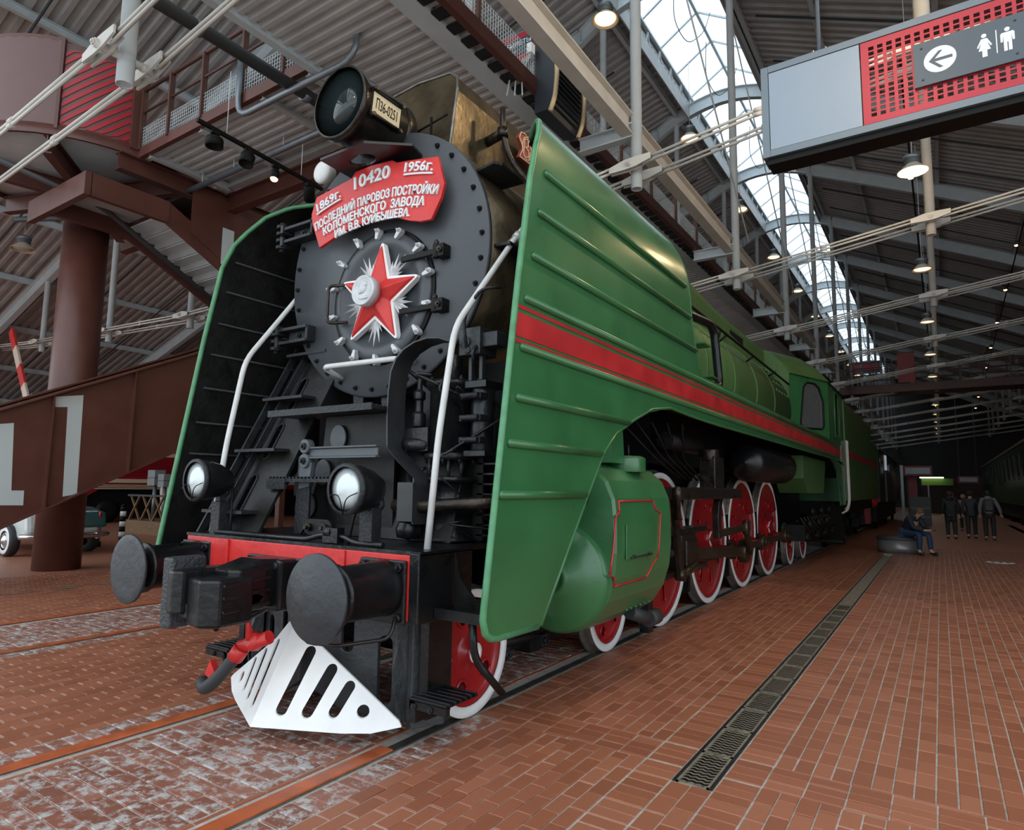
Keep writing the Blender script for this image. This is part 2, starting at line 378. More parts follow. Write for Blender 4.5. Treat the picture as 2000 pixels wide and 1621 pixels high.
for _, k, (x0, x1, y0, y1, h) in single:
    t = random.randrange(TONE); key = (k, round(x1-x0, 3), round(y1-y0, 3), t)
    if key not in meshes:
        v, f = brickverts(x1-x0, y1-y0); me = bpy.data.meshes.new('brick'); me.from_pydata(v, [], f); me.materials.append(M[k])
        at = me.attributes.new('v', 'FLOAT', 'FACE'); at.data.foreach_set('value', [(t+.5)/TONE]*len(f)); meshes[key] = me
    o = bpy.data.objects.new('brick', meshes[key]); o.location = ((x0+x1)/2, (y0+y1)/2, h); o.parent = floor; C.objects.link(o)
for k in BR:
    V, F, A = [], [], []
    for _, kk, (x0, x1, y0, y1, h) in rest:
        if kk != k: continue
        v, f = brickverts(x1-x0, y1-y0); o = len(V); cx, cy = (x0+x1)/2, (y0+y1)/2
        if cx*cx+(cy+2)**2 > 130: v = v[:4]+v[4:8]+v[4:8]; v, f = [(a, b, 0.) for a, b, c in v[:4]], [(0, 1, 2, 3)]
        V += [(a+cx, b+cy, c+h) for a, b, c in v]; F += [tuple(i+o for i in q) for q in f]; A += [random.random()]*len(f)
    me = bpy.data.meshes.new('paving_bricks'); me.from_pydata(V, [], F); me.materials.append(M[k])
    at = me.attributes.new('v', 'FLOAT', 'FACE'); at.data.foreach_set('value', A)
    o = bpy.data.objects.new('paving_bricks' if k == 'brick' else 'limed_paving_bricks', me); o['kind'] = 'stuff'; o.parent = floor; C.objects.link(o)
# rails set flush in the paving, orange covers where no wheel stands on them
def track_rail(x, s, y_end, label, y0=-2.6, w0=None):
    t = thing('track_rail', label, 'rail', (x, y0, 0))
    MB().box(x-.037, x+.037, y0, 80, -.06, .004).build('rail_head', 'steel', t)
    a, b = sorted((x+s*.045, x+s*.085)); MB().box(a, b, y0, 80, -.06, -.02).build('flangeway', 'grate2', t)
    if y_end > y0:
        MB().box(*sorted((x-s*.075, x+s*.03)), y0, y_end, .003, .014).build('cover_strip', 'orange', t, bevel=.002)
    return t
track_rail(.797, 1, -.02, 'rail under the wheels on the near side of the green locomotive')
track_rail(-.797, -1, .3, 'rail left of the white pilot, partly capped by an orange strip')
track_rail(-3.80, 1, 60, 'orange capped rail nearest the locomotive in the empty left track')
track_rail(-5.32, -1, 60, 'orange capped far rail of the empty track at the left')
# cast iron drain channel
def drain(x0, x1, y0, y1, label, detail):
    t = thing('drain_channel', label, 'drain', (x0, y0, 0))
    MB().box(x0, x1, y0, y1, -.075, -.055).build('channel', 'grate2', t)
    fr = MB(); fr.box(x0, x0+.018, y0, y1, -.03, .002).box(x1-.018, x1, y0, y1, -.03, .002).build('edge_angle', 'dull', t)
    n = int((y1-y0)/.5)
    for i in range(n):
        a = y0+i*.5+.004; b = a+.492; m = MB()
        if i < detail:
            m.box(x0+.02, x0+.034, a, b, -.012, 0).box(x1-.034, x1-.02, a, b, -.012, 0).box(x0+.02, x1-.02, a, a+.012, -.012, 0).box(x0+.02, x1-.02, b-.012, b, -.012, 0)
            nx, ny = 7, 12
            for q in range(ny):
                yy = a+.018+(b-a-.036)*q/(ny-1)
                zz = [(x0+.034+(x1-x0-.068)*k/nx, yy+(.007 if k % 2 else -.007)) for k in range(nx+1)]
                for p, r in zip(zz, zz[1:]): m.add([(p[0], p[1]-.008, 0), (r[0], r[1]-.008, 0), (r[0], r[1]+.008, 0), (p[0], p[1]+.008, 0)], [(0, 1, 2, 3)])
        else: m.box(x0+.02, x1-.02, a, b, -.012, -.001)
        m.build('grating', 'grate', t)
drain(2.386, 2.612, .61, 16.8, 'patterned iron drain grating running down the brick aisle to the bench', 14)
drain(6.55, 6.78, 15, 40, 'dark drain strip in the aisle beside the far green coach', 0)
drain(-7.75, -7.55, -.6, 9, 'dark drain strip beyond the empty track at the left', 0)
d = thing('floor_decal', 'round white floor sticker in the aisle by the walking visitors', 'sticker', (4.85, 16.44, .004))
MB().lathe([(.28, 0), (.28, .002), (0, .002)], (4.85, 16.44, .003), (0, 0, 1), 32).build('disc', 'wht', d)
MB().prism(ring(4.85, 16.44, .2, 24), 'xy', .005, .006).build('print', 'dgrey', d)
for s in (-1, 1): MB().prism(ring(4.85+s*.07, 16.44, .05, 12, .12), 'xy', .006, .007).build('footprint', 'wht', d)
# ================================================================ HALL: roof, frames, skylight
ceil = struct('ceiling')
FR = [-.024+6*k for k in range(-1, 14)]
def zl(x): return 14.08+.32*(x+4.1)           # underside of the left rafters
def zr(x): return 14.3-.47*(x-0.)             # underside of the right rafters
def decking(name, xa, za, xb, zb, y0, y1, pitch, dep, m, par):
    """trapezoidal sheet; ribs run from (xa,za) to (xb,zb)"""
    b = MB(); n = int((y1-y0)/pitch); pr = []
    for i in range(n):
        y = y0+i*pitch; pr += [(y, 0), (y+pitch*.36, 0), (y+pitch*.5, dep), (y+pitch*.86, dep)]
    V = [(xa, y, za+d) for y, d in pr]+[(xb, y, zb+d) for y, d in pr]; k = len(pr)
    return b.add(V, [(i, i+1, k+i+1, k+i) for i in range(k-1)]).build(name, m, par)
H = .46
RS0 = -3.0
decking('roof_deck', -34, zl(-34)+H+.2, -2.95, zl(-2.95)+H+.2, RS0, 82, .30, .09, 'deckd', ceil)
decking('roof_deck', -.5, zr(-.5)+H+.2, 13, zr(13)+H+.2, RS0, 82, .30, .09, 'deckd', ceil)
def slab(xa, za, xb, zb, t=.15): return MB().add([(xa, RS0, za), (xb, RS0, zb), (xb, 82, zb), (xa, 82, za), (xa, RS0, za+t), (xb, RS0, zb+t), (xb, 82, zb+t), (xa, 82, za+t)], [(0, 3, 2, 1), (4, 5, 6, 7), (0, 1, 5, 4), (1, 2, 6, 5), (2, 3, 7, 6), (3, 0, 4, 7)])
slab(-34, zl(-34)+H+.32, -2.95, zl(-2.95)+H+.32).build('roof_cover', 'dgrey', ceil)
slab(-.5, zr(-.5)+H+.32, 13, zr(13)+H+.32).build('roof_cover', 'dgrey', ceil)
ARC = [(-4.1+4.1*i/14) for i in range(15)]
def arcz(x):
    t = (x+4.1)/4.1; return 14.08*(1-t)+14.3*t+.62*4*t*(1-t)*.95
def rafter(y):
    w = .2
    b = MB()
    b.ibeam((-34, y, zl(-34)+H/2), (-4.1, y, zl(-4.1)+H/2), w, H, .02); b.ibeam((0, y, zr(0)+H/2), (13, y, zr(13)+H/2), w, H, .02)
    for x in (-4.1, 0): b.box(x-.015, x+.015, y-w/2, y+w/2, arcz(x), arcz(x)+H)
    b.build('rafter', 'greyst', ceil)
    b = MB(); lo = [(x, arcz(x)) for x in ARC]; up = [(x, z+H) for x, z in lo]
    for (a, q), (c, d) in zip(zip(lo, up), list(zip(lo, up))[1:]):
        pass
    b.prism(lo+up[::-1], 'xz', y-.01, y+.01)
    for L, s in ((lo, 1), (up, -1)):
        for p, q in zip(L, L[1:]):
            b.add([(p[0], y-w/2, p[1]), (q[0], y-w/2, q[1]), (q[0], y+w/2, q[1]), (p[0], y+w/2, p[1]),
                   (p[0], y-w/2, p[1]+s*.025), (q[0], y-w/2, q[1]+s*.025), (q[0], y+w/2, q[1]+s*.025), (p[0], y+w/2, p[1]+s*.025)],
                  [(0, 3, 2, 1), (4, 5, 6, 7), (0, 1, 5, 4), (2, 3, 7, 6)])
    b.build('arched_rib', 'greyst', ceil)
for y in FR: rafter(y)
for x in [-33, -29.6, -26.2, -22.8, -19.4, -16, -12.6, -9.2, -6.0, -3.4]:
    MB().ibeam((x, RS0, zl(x)+H+.1), (x, 82, zl(x)+H+.1), .12, .2, .015).build('purlin', 'greyst', ceil)
for x in [-.3, 1.6, 4.2, 6.8, 9.4, 12]:
    MB().ibeam((x, RS0, zr(x)+H+.1), (x, 82, zr(x)+H+.1), .12, .2, .015).build('purlin', 'greyst', ceil)
for i, y in enumerate(FR):                       # sprinkler pipes between the frames
    for s in (2.0, 4.2):
        if i < 9:
            MB().tube([(-30, y+s, zl(-30)+.3), (-4, y+s, zl(-4)+.3)], .03, 6).build('sprinkler_pipe', 'dgrey', ceil)
            MB().tube([(.2, y+s, zr(.2)+.3), (12.5, y+s, zr(12.5)+.3)], .03, 6).build('sprinkler_pipe', 'dgrey', ceil)
# skylight
sky = bpy.data.objects.new('skylight', None); C.objects.link(sky); sky.parent = ceil; OFF[sky.name] = Vector()
xa, xb, xm, ze, zm = -2.9, -.55, -1.72, 15.35, 16.1
b = MB()
for x in (xa, xb):
    b.bar((x, RS0, ze), (x, 82, ze), .1, .08); b.bar((x-.12 if x == xa else x+.12, RS0, ze-.55), (x-.12 if x == xa else x+.12, 82, ze-.55), .1, .08)
    y = RS0
    while y < 60: b.bar((x, y, ze), (x-.12 if x == xa else x+.12, y, ze-.55), .05, .05, (0, 1, 0)); b.bar((x, y, ze), (x-.12 if x == xa else x+.12, y+.5, ze-.55), .03, .03, (0, 1, 0)); y += 1.
b.build('skylight_curb', 'greyst', sky)
for x, s in ((-2.98, -.6), (-.48, .6)): MB().box(x-.02, x+.02, RS0, 82, ze-.75, ze-.02).build('skylight_upstand', 'deckd', sky)
MB().bar((xm, RS0, zm), (xm, 82, zm), .08, .1).build('ridge_bar', 'greyst', sky)
gb = MB(); y = RS0
while y < 82:
    for x in (xa, xb): gb.bar((x, y, ze+.02), (xm, y, zm+.02), .05, .05, (0, 1, 0))
    y += 1.5
gb.build('glazing_bars', 'greyst', sky)
y = RS0
while y < 81:
    for x in (xa, xb):
        MB().add([(x, y+.02, ze+.04), (xm, y+.02, zm+.04), (xm, y+1.48, zm+.04), (x, y+1.48, ze+.04), (x, y+.02, ze+.05), (xm, y+.02, zm+.05), (xm, y+1.48, zm+.05), (x, y+1.48, ze+.05)],
                 [(0, 3, 2, 1), (4, 5, 6, 7), (0, 1, 5, 4), (1, 2, 6, 5), (2, 3, 7, 6), (3, 0, 4, 7)]).build('pane', 'skylight_glass', sky)
    y += 1.5
for y in (9, 12.6, 15.5, 21):                    # loose cables under the skylight
    MB().tube([(-1.6, y, 15.4), (-1.7, y+.2, 14.4), (-1.5, y+.7, 13.9), (-1.2, y+1.3, 14.5), (-1.1, y+1.6, 15.3)], .012, 5, bend=.5).build('cable', 'dgrey', sky)
# hanging posts and paired tie rods
TIE = [(-26, 6.6), (-21.6, 6.33), (-16.9, 6.12), (-12.5, 5.98), (-8, 6.02), (-3.42, 6.22), (0., 6.62), (3.85, 7.12), (8.2, 7.68), (13, 8.3)]
def tiez(x):
    for (a, p), (c, q) in zip(TIE, TIE[1:]):
        if x <= c: return p+(q-p)*(x-a)/(c-a)
    return TIE[-1][1]
def post(x, y, r=.088):
    z0 = tiez(x)-.3; z1 = zl(x) if x < -4.1 else (arcz(x) if x < 0 else zr(x))
    b = MB(); b.lathe([(r*.8, .012), (r*.8, 0), (r, 0), (r, z1-z0-.02), (r*1.6, z1-z0-.02), (r*1.6, z1-z0)], (x, y, z0), (0, 0, 1), 16)
    o = b.build('hanger_post', 'greyst' if x < 2 else 'creamst', ceil)
    c = MB()
    for s in (-1, 1):
        yy = y+s*.24; z = tiez(x); k_ = -.03 if x < -8 else .12
        for q in (-.045, .045):
            c.prism([(x-.34, z-.045-k_*.34), (x-.10, z-.085), (x+.10, z-.07), (x+.34, z-.045+k_*.34), (x+.34, z+.045+k_*.34), (x+.10, z+.085), (x-.10, z+.07), (x-.34, z+.045-k_*.34)], 'xz', yy+q-.012, yy+q+.012)
        c.cyl((x, yy-.09, z), (x, yy+.09, z), .05, n=12); c.bolt((x, yy-.09, z), (0, -1, 0), .035, .02)
    c.cyl((x, y-.24, tiez(x)), (x, y+.24, tiez(x)), .045, n=10)
    c.build('clevis', 'creamst', o)
for i, y in enumerate(FR):
    for x, z in TIE[:-1]:
        if x > -25 and not (-13 < x < -5 and i < 1) and not (x == -8 and i < 3): post(x, y)
    b = MB()
    for s in (-1, 1):
        for q in (-1, 1):
            for (a, p), (c, d) in zip(TIE, TIE[1:]):
                b.tube([(a+.2, y+s*.24, p+q*.035), (c-.2, y+s*.24, d+q*.035)], .022, 8)
            for k in (-19, -14.6, -10, -5.8, -1.6, 1.9, 5.9): b.cyl((k-.06, y+s*.24, tiez(k)+q*.035), (k+.06, y+s*.24, tiez(k)+q*.035+.003), .034, n=8)
    b.build('tie_rods', 'creamst', ceil)
for i, y in enumerate(FR[2:9]):                  # diagonal wind bracing
    MB().tube([(-.1, y, 13.9), (.3, y+6, 7.4)], .018, 6).build('brace_rod', 'greyst', ceil)
# longitudinal beam by the posts with cross stubs
MB().ibeam((-.12, RS0, 7.38), (-.12, 82, 7.38), .2, .36, .025).build('long_beam', 'creamst', ceil)
for y in FR: MB().ibeam((-1.0, y, 7.3), (0, y, 7.3), .16, .24, .02).build('beam_stub', 'greyst', ceil)
# shell
wl = struct('wall_left'); MB().box(-34.3, -34, -3, 82, 0, zl(-34)+H+.3).build('wall_panel', 'wallg', wl)
for i in range(14):
    y = -7+i*6.3; MB().box(-33.99, -33.95, y, y+5.2, 1.0, 3.6).build('pane', 'pane', wl)
wr = struct('wall_right'); MB().box(13, 13.3, 5, 82, 0, zr(13)+H+.3).build('wall_panel', 'darkwall', wr)
for i in range(5): MB().box(12.95, 12.99, 30+i*9, 36+i*9, 5.0, 7.6).build('pane', 'pane', wr)
we = struct('wall_back'); MB().prism([(-34, 0), (13, 0), (13, zr(13)+.7), (-.5, zr(-.5)+.7), (-1.72, 16), (-2.95, zl(-2.95)+.7), (-34, zl(-34)+.7)], 'xz', 82, 82.3).build('wall_panel', 'darkwall', we)
for i in range(5):
    x = -30+i*4.6; MB().box(x, x+3.6, 81.94, 81.98, 3.2, 5.2).build('pane', 'pane', we)
MB().box(-120, 120, -120, -14, -.2, -.05).build('ground', 'bounce', struct('floor_outside'))  # unseen ground outside, set pale to bounce light up to the roof
# ================================================================ UPPER WALKWAYS, TOWER, STAIR
DZ = 7.5
wk = thing('walkway', 'raised steel walkway with brown railings running above the locomotive', 'walkway', (-2.2, 2, DZ))
def parapet(par, pts, posts, mesh=True, h=1.15, brown='brownd'):
    """pts: two ends along the edge; posts: positions 0..1"""
    a, b = Vector(pts[0]), Vector(pts[1]); d = (b-a).normalized()
    L = (b-a).length
    for k in posts:
        p = a+(b-a)*k; MB().bar(p, p+Vector((0, 0, h)), .09, .05, d).build('rail_post', brown, par)
    MB().tube([a+Vector((0, 0, h)), b+Vector((0, 0, h))], .035, 8).build('hand_rail', brown, par)
    MB().tube([a+Vector((0, 0, h*.62)), b+Vector((0, 0, h*.62))], .022, 6).build('mid_rail', brown, par)
    if mesh:
        m = MB(); n = int(L/.06)
        for i in range(n+1):
            p = a+d*(L*i/n); m.bar(p+Vector((0, 0, .05)), p+Vector((0, 0, .42)), .006, .006, d)
        for i in range(7):
            z = Vector((0, 0, .05+.061*i)); m.bar(a+z, b+z, .006, .006)
        m.build('mesh_panel', 'greyst', par, kind='stuff')
# main deck along the hall
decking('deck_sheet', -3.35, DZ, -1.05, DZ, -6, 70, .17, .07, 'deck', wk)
MB().box(-3.4, -.98, -6, 70, DZ+.09, DZ+.16).build('deck_slab', 'panel', wk)
for x, w in ((-3.37, .12), (-1.36, .3)):
    MB().box(x-w/2, x+w/2, -6, 70, DZ-.05, DZ+.05).build('edge_beam', 'greyst', wk)
rung = MB().box(-1.21, -1.0, -6., -5.83, DZ-.06, DZ-.03).build('tray_rung', 'dull', wk)
for k in range(1, 130): c = rung.copy(); C.objects.link(c); c.location = (0, .30*k, 0)
MB().box(-1.0, -.9, -6, 70, DZ-.08, DZ+.12).build('edge_channel', 'brown', wk)
n = 44; parapet(wk, ((-.95, -6, DZ+.1), (-.95, 60, DZ+.1)), [i/n for i in range(n+1)])
parapet(wk, ((-3.37, -6, DZ+.1), (-3.37, 2.2, DZ+.1)), [0, .2, .4, .6, .8, 1.])
parapet(wk, ((-3.37, 4., DZ+.1), (-3.37, 50, DZ+.1)), [i/30 for i in range(31)], mesh=False)
# bridge to the round tower
br = thing('footbridge', 'steel bridge with ribbed underside joining the round brown tower to the walkway', 'bridge', (-5.5, 3.1, DZ))
decking('deck_sheet', -7.95, DZ, -3.3, DZ, 2.42, 3.88, .17, .07, 'deck', br)
MB().box(-8.1, -3.4, 2.36, 3.95, DZ+.09, DZ+.14).build('deck_slab', 'panel', br)
for x in (-7.75, -6.15, -4.5, -3.45): MB().ibeam((x, 2.36, DZ-.02), (x, 3.92, DZ-.02), .1, .14, .012).build('joist', 'deck', br)
MB().box(-8.1, -3.4, 2.30, 2.38, DZ-.04, DZ+.14).build('edge_channel', 'brown', br)
MB().box(-8.1, -3.4, 2.38, 2.5, DZ-.03, DZ+.02).build('soffit_strip', 'panel', br)
MB().box(-8.1, -3.4, 3.86, 4.0, DZ-.04, DZ+.14).build('edge_channel', 'panel', br)
parapet(br, ((-8.0, 2.32, DZ+.1), (-3.4, 2.32, DZ+.1)), [0, .2, .42, .66, .88])
parapet(br, ((-8.0, 3.95, DZ+.1), (-3.4, 3.95, DZ+.1)), [0, .25, .5, .75, 1], mesh=False)
# round tower platform on its column
CX, CY, CR = -10.2, 2.45, 2.14
tw = thing('round_tower', 'round brown steel platform on a thick column beside the stair', 'tower', (CX, CY, 0))
MB().lathe([(.39, 0), (.39, 7.12)], (CX, CY, 0), (0, 0, 1), 32).build('column', 'brown', tw)
MB().lathe([(.56, 7.12), (.56, 7.17), (.34, 7.17), (.34, 7.6)], (CX, CY, 0), (0, 0, 1), 32).build('column_head', 'brown', tw)
MB().lathe([(CR+.02, DZ-.02), (CR+.02, DZ+.16), (CR-.03, DZ+.16), (CR-.03, DZ-.02)], (CX, CY, 0), (0, 0, 1), 48, caps=False).build('rim_beam', 'brown', tw)
MB().lathe([(0, DZ+.06), (CR-.03, DZ+.06), (CR-.03, DZ+.1), (0, DZ+.1)], (CX, CY, 0), (0, 0, 1), 48).build('floor_plate', 'panel', tw)
bm_ = MB()
for a in (20, 80, 140, 200, 260, 320):
    d = Vector((math.cos(math.radians(a)), math.sin(math.radians(a)), 0)); bm_.ibeam(Vector((CX, CY, DZ-.17))+d*.3, Vector((CX, CY, DZ-.17))+d*(CR-.02), .16, .34, .02)
bm_.build('radial_beams', 'brown', tw)
def wallarc(a0, a1, z0, z1, name, m, n=14, t=.015):
    b = MB(); P = [math.radians(a0+(a1-a0)*i/n) for i in range(n+1)]
    for r in (CR-.05, CR-.05+t):
        o = len(b.v); b.v += [Vector((CX+r*math.cos(a), CY+r*math.sin(a), z)) for a in P for z in (z0, z1)]
        for i in range(n): b.f.append((o+2*i, o+2*i+2, o+2*i+3, o+2*i+1)); b.sm.append(True)
    return b.build(name, m, tw)
wallarc(-118, -37, DZ+.16, 9.22, 'drum_panel', 'brownl'); wallarc(60, 240, DZ+.16, 9.22, 'drum_panel', 'brownl', 24)
wallarc(-119, -36, 9.20, 9.28, 'top_rail', 'brown')
for a in (-118, -78, -37, -5):
    x, y = CX+(CR-.03)*math.cos(math.radians(a)), CY+(CR-.03)*math.sin(math.radians(a)); MB().bar((x, y, DZ+.1), (x, y, 9.25), .05, .12, (math.cos(math.radians(a)), math.sin(math.radians(a)), 0)).build('drum_stiffener', 'brown', tw)
wallarc(-36, -3, DZ+.16, 9.12, 'screen_panel', 'brownl', 10); wallarc(-37, -2, 9.10, 9.2, 'top_rail', 'brown')
for k in range(-8, 14):                          # red diagonal stripes on the screen
    b = MB(); n_ = 10; r = CR-.028; L_ = CR*math.radians(33); lim = lambda z: min(9.08, max(DZ+.20, z))
    P_ = [(math.radians(-36+33*i/n_), DZ+.2+.155*k+.95*L_*i/n_) for i in range(n_+1)]
    if P_[-1][1]+.085 < DZ+.2 or P_[0][1] > 9.08: continue
    for q in (r, r+.006):
        o_ = len(b.v); b.v += [Vector((CX+q*math.cos(a_), CY+q*math.sin(a_), lim(z+d_))) for a_, z in P_ for d_ in (0, .085)]
        for i in range(n_):
            if lim(P_[i][1]+.085)-lim(P_[i][1]) > .001 or lim(P_[i+1][1]+.085)-lim(P_[i+1][1]) > .001: b.f.append((o_+2*i, o_+2*i+2, o_+2*i+3, o_+2*i+1)); b.sm.append(True)
    if b.f: b.build('stripe', 'redslat', tw)
MB().bar((-8.08, 2.2, DZ+.1), (-8.08, 2.2, 9.1), .09, .09, (0, 1, 0)).build('screen_post', 'brown', tw)
MB().ibeam((-8.1, 2.0, DZ-.2), (-8.1, 6.8, DZ-.2), .2, .32, .02).build('support_beam', 'brown', tw)
MB().ibeam((CX+.3, CY+.3, DZ-.24), (CX+1.0, 7.0, DZ-.24), .2, .36, .02).build('support_beam', 'brown', tw)
MB().ibeam((-12.3, 4.1, DZ-.24), (-3.5, 4.1, DZ-.24), .2, .36, .02).build('support_beam', 'brown', tw)
MB().tube([(CX-2.1, CY-.5, DZ-.36), (CX+.6, CY+.9, DZ-.36), (CX+1.1, CY+3.2, DZ-.36)], .06, 10, bend=.4).build('drain_pipe', 'dgrey', tw)
# stair flights: the lower one climbs away along the hall, the upper one comes down from the tower to the same landing
st = thing('staircase', 'brown steel staircase whose girder shows big pale numerals', 'staircase', (-8.7, 1.5, 0))
GT = lambda y: 2.70+.473*(y-.632)
GB = lambda y: .943+.500*(y-.78)
G0, G1 = -1.0, 5.3
for x in (-8.0, -9.42):
    b = MB(); g = b.prism([(G0, GB(G0)), (G1, GB(G1)), (G1, GT(G1)), (G0, GT(G0))], 'yz', x-.02, x).build('girder', 'brown', st)
    b = MB(); b.bar((x+.03, G0, GT(G0)), (x+.03, G1, GT(G1)), .2, .03, (0, 0, 1)); b.bar((x+.02, G0, GB(G0)), (x+.02, G1, GB(G1)), .16, .03, (0, 0, 1)); b.build('flange', 'brown', g)
    for y in (.08, 1.30, 2.51, 3.72, 4.93): MB().box(x, x+.09, y-.012, y+.012, GB(y)+.01, GT(y)-.01).build('stiffener', 'brown', g)
    if x == -8.0:
        for P in ([(.3, 2.42), (.822, 2.515), (.875, 1.491), (1.039, 1.491), (1.045, 1.265), (.3, 1.28)],
                  [(1.339, 2.985), (1.742, 3.06), (1.772, 1.436), (1.569, 1.395), (1.526, 2.838), (1.352, 2.818)]):
            MB().prism(P, 'yz', x+.001, x+.004).build('numeral', 'numer', g)
for i in range(18):
    y = G0+.35*i+.1; MB().box(-9.4, -8.04, y, y+.34, GB(y)+.75, GB(y)+.79).build('tread', 'brownd', st)
UZ = lambda y: 6.55-.52*(y-3.0)
for x in (-7.98, -9.42):
    MB().prism([(2.85, UZ(2.85)-.22), (5.6, UZ(5.6)-.22), (5.6, UZ(5.6)+.22), (2.85, UZ(2.85)+.22)], 'yz', x-.02, x+.02).build('stringer', 'brown', st); MB().box(x-.05, x+.05, 1.55, 2.87, UZ(2.85)-.2, UZ(2.85)+.2).build('landing_beam', 'brown', st)
for i in range(10):
    y = 2.85+.28*i; MB().box(-9.4, -8.0, y, y+.27, UZ(y)-.02, UZ(y)+.01).build('tread', 'greyst', st); MB().box(-9.4, -8.0, y+.25, y+.27, UZ(y)-.15, UZ(y)-.01).build('riser', 'panel', st)
MB().box(-10.2, -7.93, 1.45, 1.56, UZ(2.85)-.2, UZ(2.85)+.2).build('landing_beam', 'brown', st); MB().box(-9.4, -8.0, 1.56, 2.85, UZ(2.85)+.1, UZ(2.85)+.14).build('landing', 'panel', st)
MB().box(-9.6, -7.9, 5.3, 6.9, 4.86, 4.98).build('landing', 'brown', st)
MB().prism([(3.3, UZ(3.3)), (5.5, UZ(5.5)), (5.5, 7.3), (3.3, 7.3)], 'yz', -7.955, -7.945).build('side_plate', 'brown', st)
MB().prism([(3.95, 5.98), (4.2, 5.84), (4.2, 6.72), (3.95, 6.72)], 'yz', -7.944, -7.940).build('numeral', 'numer', st)
for x in (-9.5, -8.0):
    MB().bar((x, 6.8, 0), (x, 6.8, 4.9), .15, .15, (0, 1, 0)).build('leg', 'brown', st)
MB().tube([(-9.1, .4, 6.98), (-9.1, 2.2, 6.78), (-9.1, 5.2, 5.2)], .05, 8, bend=.3).build('pipe', 'dgrey', st)
# pipes and duct below the deck
pp = thing('sprinkler_main', 'thick grey steel pipe hung lengthwise beneath the walkway', 'pipe', (-3.7, 1, 7.3))
MB().tube([(-3.75, -5, 7.32), (-3.72, 3.1, 7.32)], .085, 12).build('pipe', 'dgrey', pp)
for y in (.9, 2.55): MB().lathe([(.10, -.05), (.10, .05)], (-3.74, y, 7.32), (0, 1, 0), 14).build('coupling', 'galv', pp)
p2 = thing('conduit_pipe', 'bent galvanised pipe running across above the headlamp', 'pipe', (-3, 2.3, 7.2))
MB().tube([(-4.95, 2.25, 8.3), (-4.95, 2.25, 7.2), (-2.35, 2.25, 7.2), (-2.35, 2.25, 8.4)], .045, 10, bend=.3).build('pipe', 'galv', p2)
p3 = thing('water_pipe', 'long blue grey pipe slung under the ribbed bridge', 'pipe', (-6, 3.4, 7.2))
MB().tube([(-9.2, 3.3, 7.25), (-4.2, 3.25, 7.25), (-2.2, 3.25, 7.25)], .055, 10).build('pipe', 'galv', p3)
for x in (-7.6, -6.6, -5.2): MB().tube([(x, 3.27, 7.25), (x, 3.27, 7.5)], .012, 6).build('hanger', 'greyst', p3)
# track lights
tl = thing('track_light', 'black lighting track with swivelling spotlights left of the headlamp', 'track light', (-4, 1.5, 6.6))
TA, TB = Vector((-4.55, 1.42, 6.62)), Vector((-4.75, 3.75, 6.62))
MB().bar(TA, TB, .05, .05).build('track', 'inkb', tl)
for k, (t, r, L, lit, tilt) in enumerate(((.12, .12, .13, 0, (0, 0, -1)), (.36, .105, .18, 0, (.15, -.3, -1)), (.58, .06, .16, 1, (.1, -.2, -1)), (.88, .09, .26, 0, (-.5, .5, -.7)))):
    p = TA+(TB-TA)*t; a = unit(tilt); q = p+Vector((0, 0, -.14))
    s = MB().box(p.x-.03, p.x+.03, p.y-.06, p.y+.06, p.z-.07, p.z-.02).tube([p, q], .014, 6).lathe([(0, -L/2), (r*.9, -L/2), (r, -L/2+.02), (r, L/2), (r*.85, L/2), (r*.8, L/2-.02), (0, L/2-.02)], q+a*.05, a, 18).build('spot_head', 'inkb', tl)
    if lit: MB().lathe([(r*.95, 0), (r*.8, .02), (0, .03)], q+a*(.05+L/2), a, 14).build('bulb', 'spot', s)
for x in (0, 1):
    p = TA+(TB-TA)*(.2+.6*x); MB().tube([p, p+Vector((0, 0, 1.))], .006, 5).build('wire', 'greyst', tl)
# infrared heater unit
ht = thing('heater_unit', 'black louvred heater box with curved cream edges fixed to the walkway rail', 'heater', (-.85, 5, 7.1))
MB().prism([(-.94, 7.08), (-.72, 7.08), (-.62, 7.3), (-.60, 7.6), (-.63, 7.9), (-.74, 8.15), (-.94, 8.15)], 'xz', 4.42, 5.3).build('shell', 'navy', ht)
for y in (4.40, 5.26):
    P = [(-.70, 7.05), (-.62, 7.25), (-.585, 7.6), (-.62, 7.95), (-.72, 8.2)]
    MB().tube([(a+.02, y+.03, z) for a, z in P], .035, 8, bend=.15).build('edge_trim', 'hcream', ht)
for i in range(13): z = 7.15+i*.077; x = -.60-.35*((z-7.6)/.6)**2*.35; MB().box(x-.02, x+.025, 4.47, 5.22, z, z+.018).build('louvre', 'louv', ht)
MB().box(-.98, -.90, 4.25, 4.35, 7.95, 8.1).build('junction_box', 'white', ht)
for k in range(3): MB().tube([(-.94, 4.3, 7.95), (-1.0-.05*k, 4.15-.06*k, 7.6), (-.95-.1*k, 4.1-.05*k, 7.2)], .012, 6, bend=.2).build('cable', 'greyst', ht)
# little direction sign on the walkway
s2 = thing('walkway_sign', 'small red and grey direction sign hanging above the walkway', 'sign', (-2.2, 5.6, 9.2))
MB().box(-2.95, -1.5, 5.58, 5.66, 8.95, 9.55).build('frame', 'signf', s2); MB().box(-2.93, -1.55, 5.57, 5.585, 8.99, 9.51).build('red_panel', 'signr', s2); MB().box(-2.75, -1.7, 5.555, 5.572, 9.1, 9.4).build('plate', 'signd', s2)
text('ВХОД и БИЛЕТЫ', .12, .001, lambda u, v, w: (-2.22+u, 5.553-w, 9.27+v), 'wht', s2)
text('выставка', .08, .001, lambda u, v, w: (-2.22+u, 5.553-w, 9.15+v), 'wht', s2)

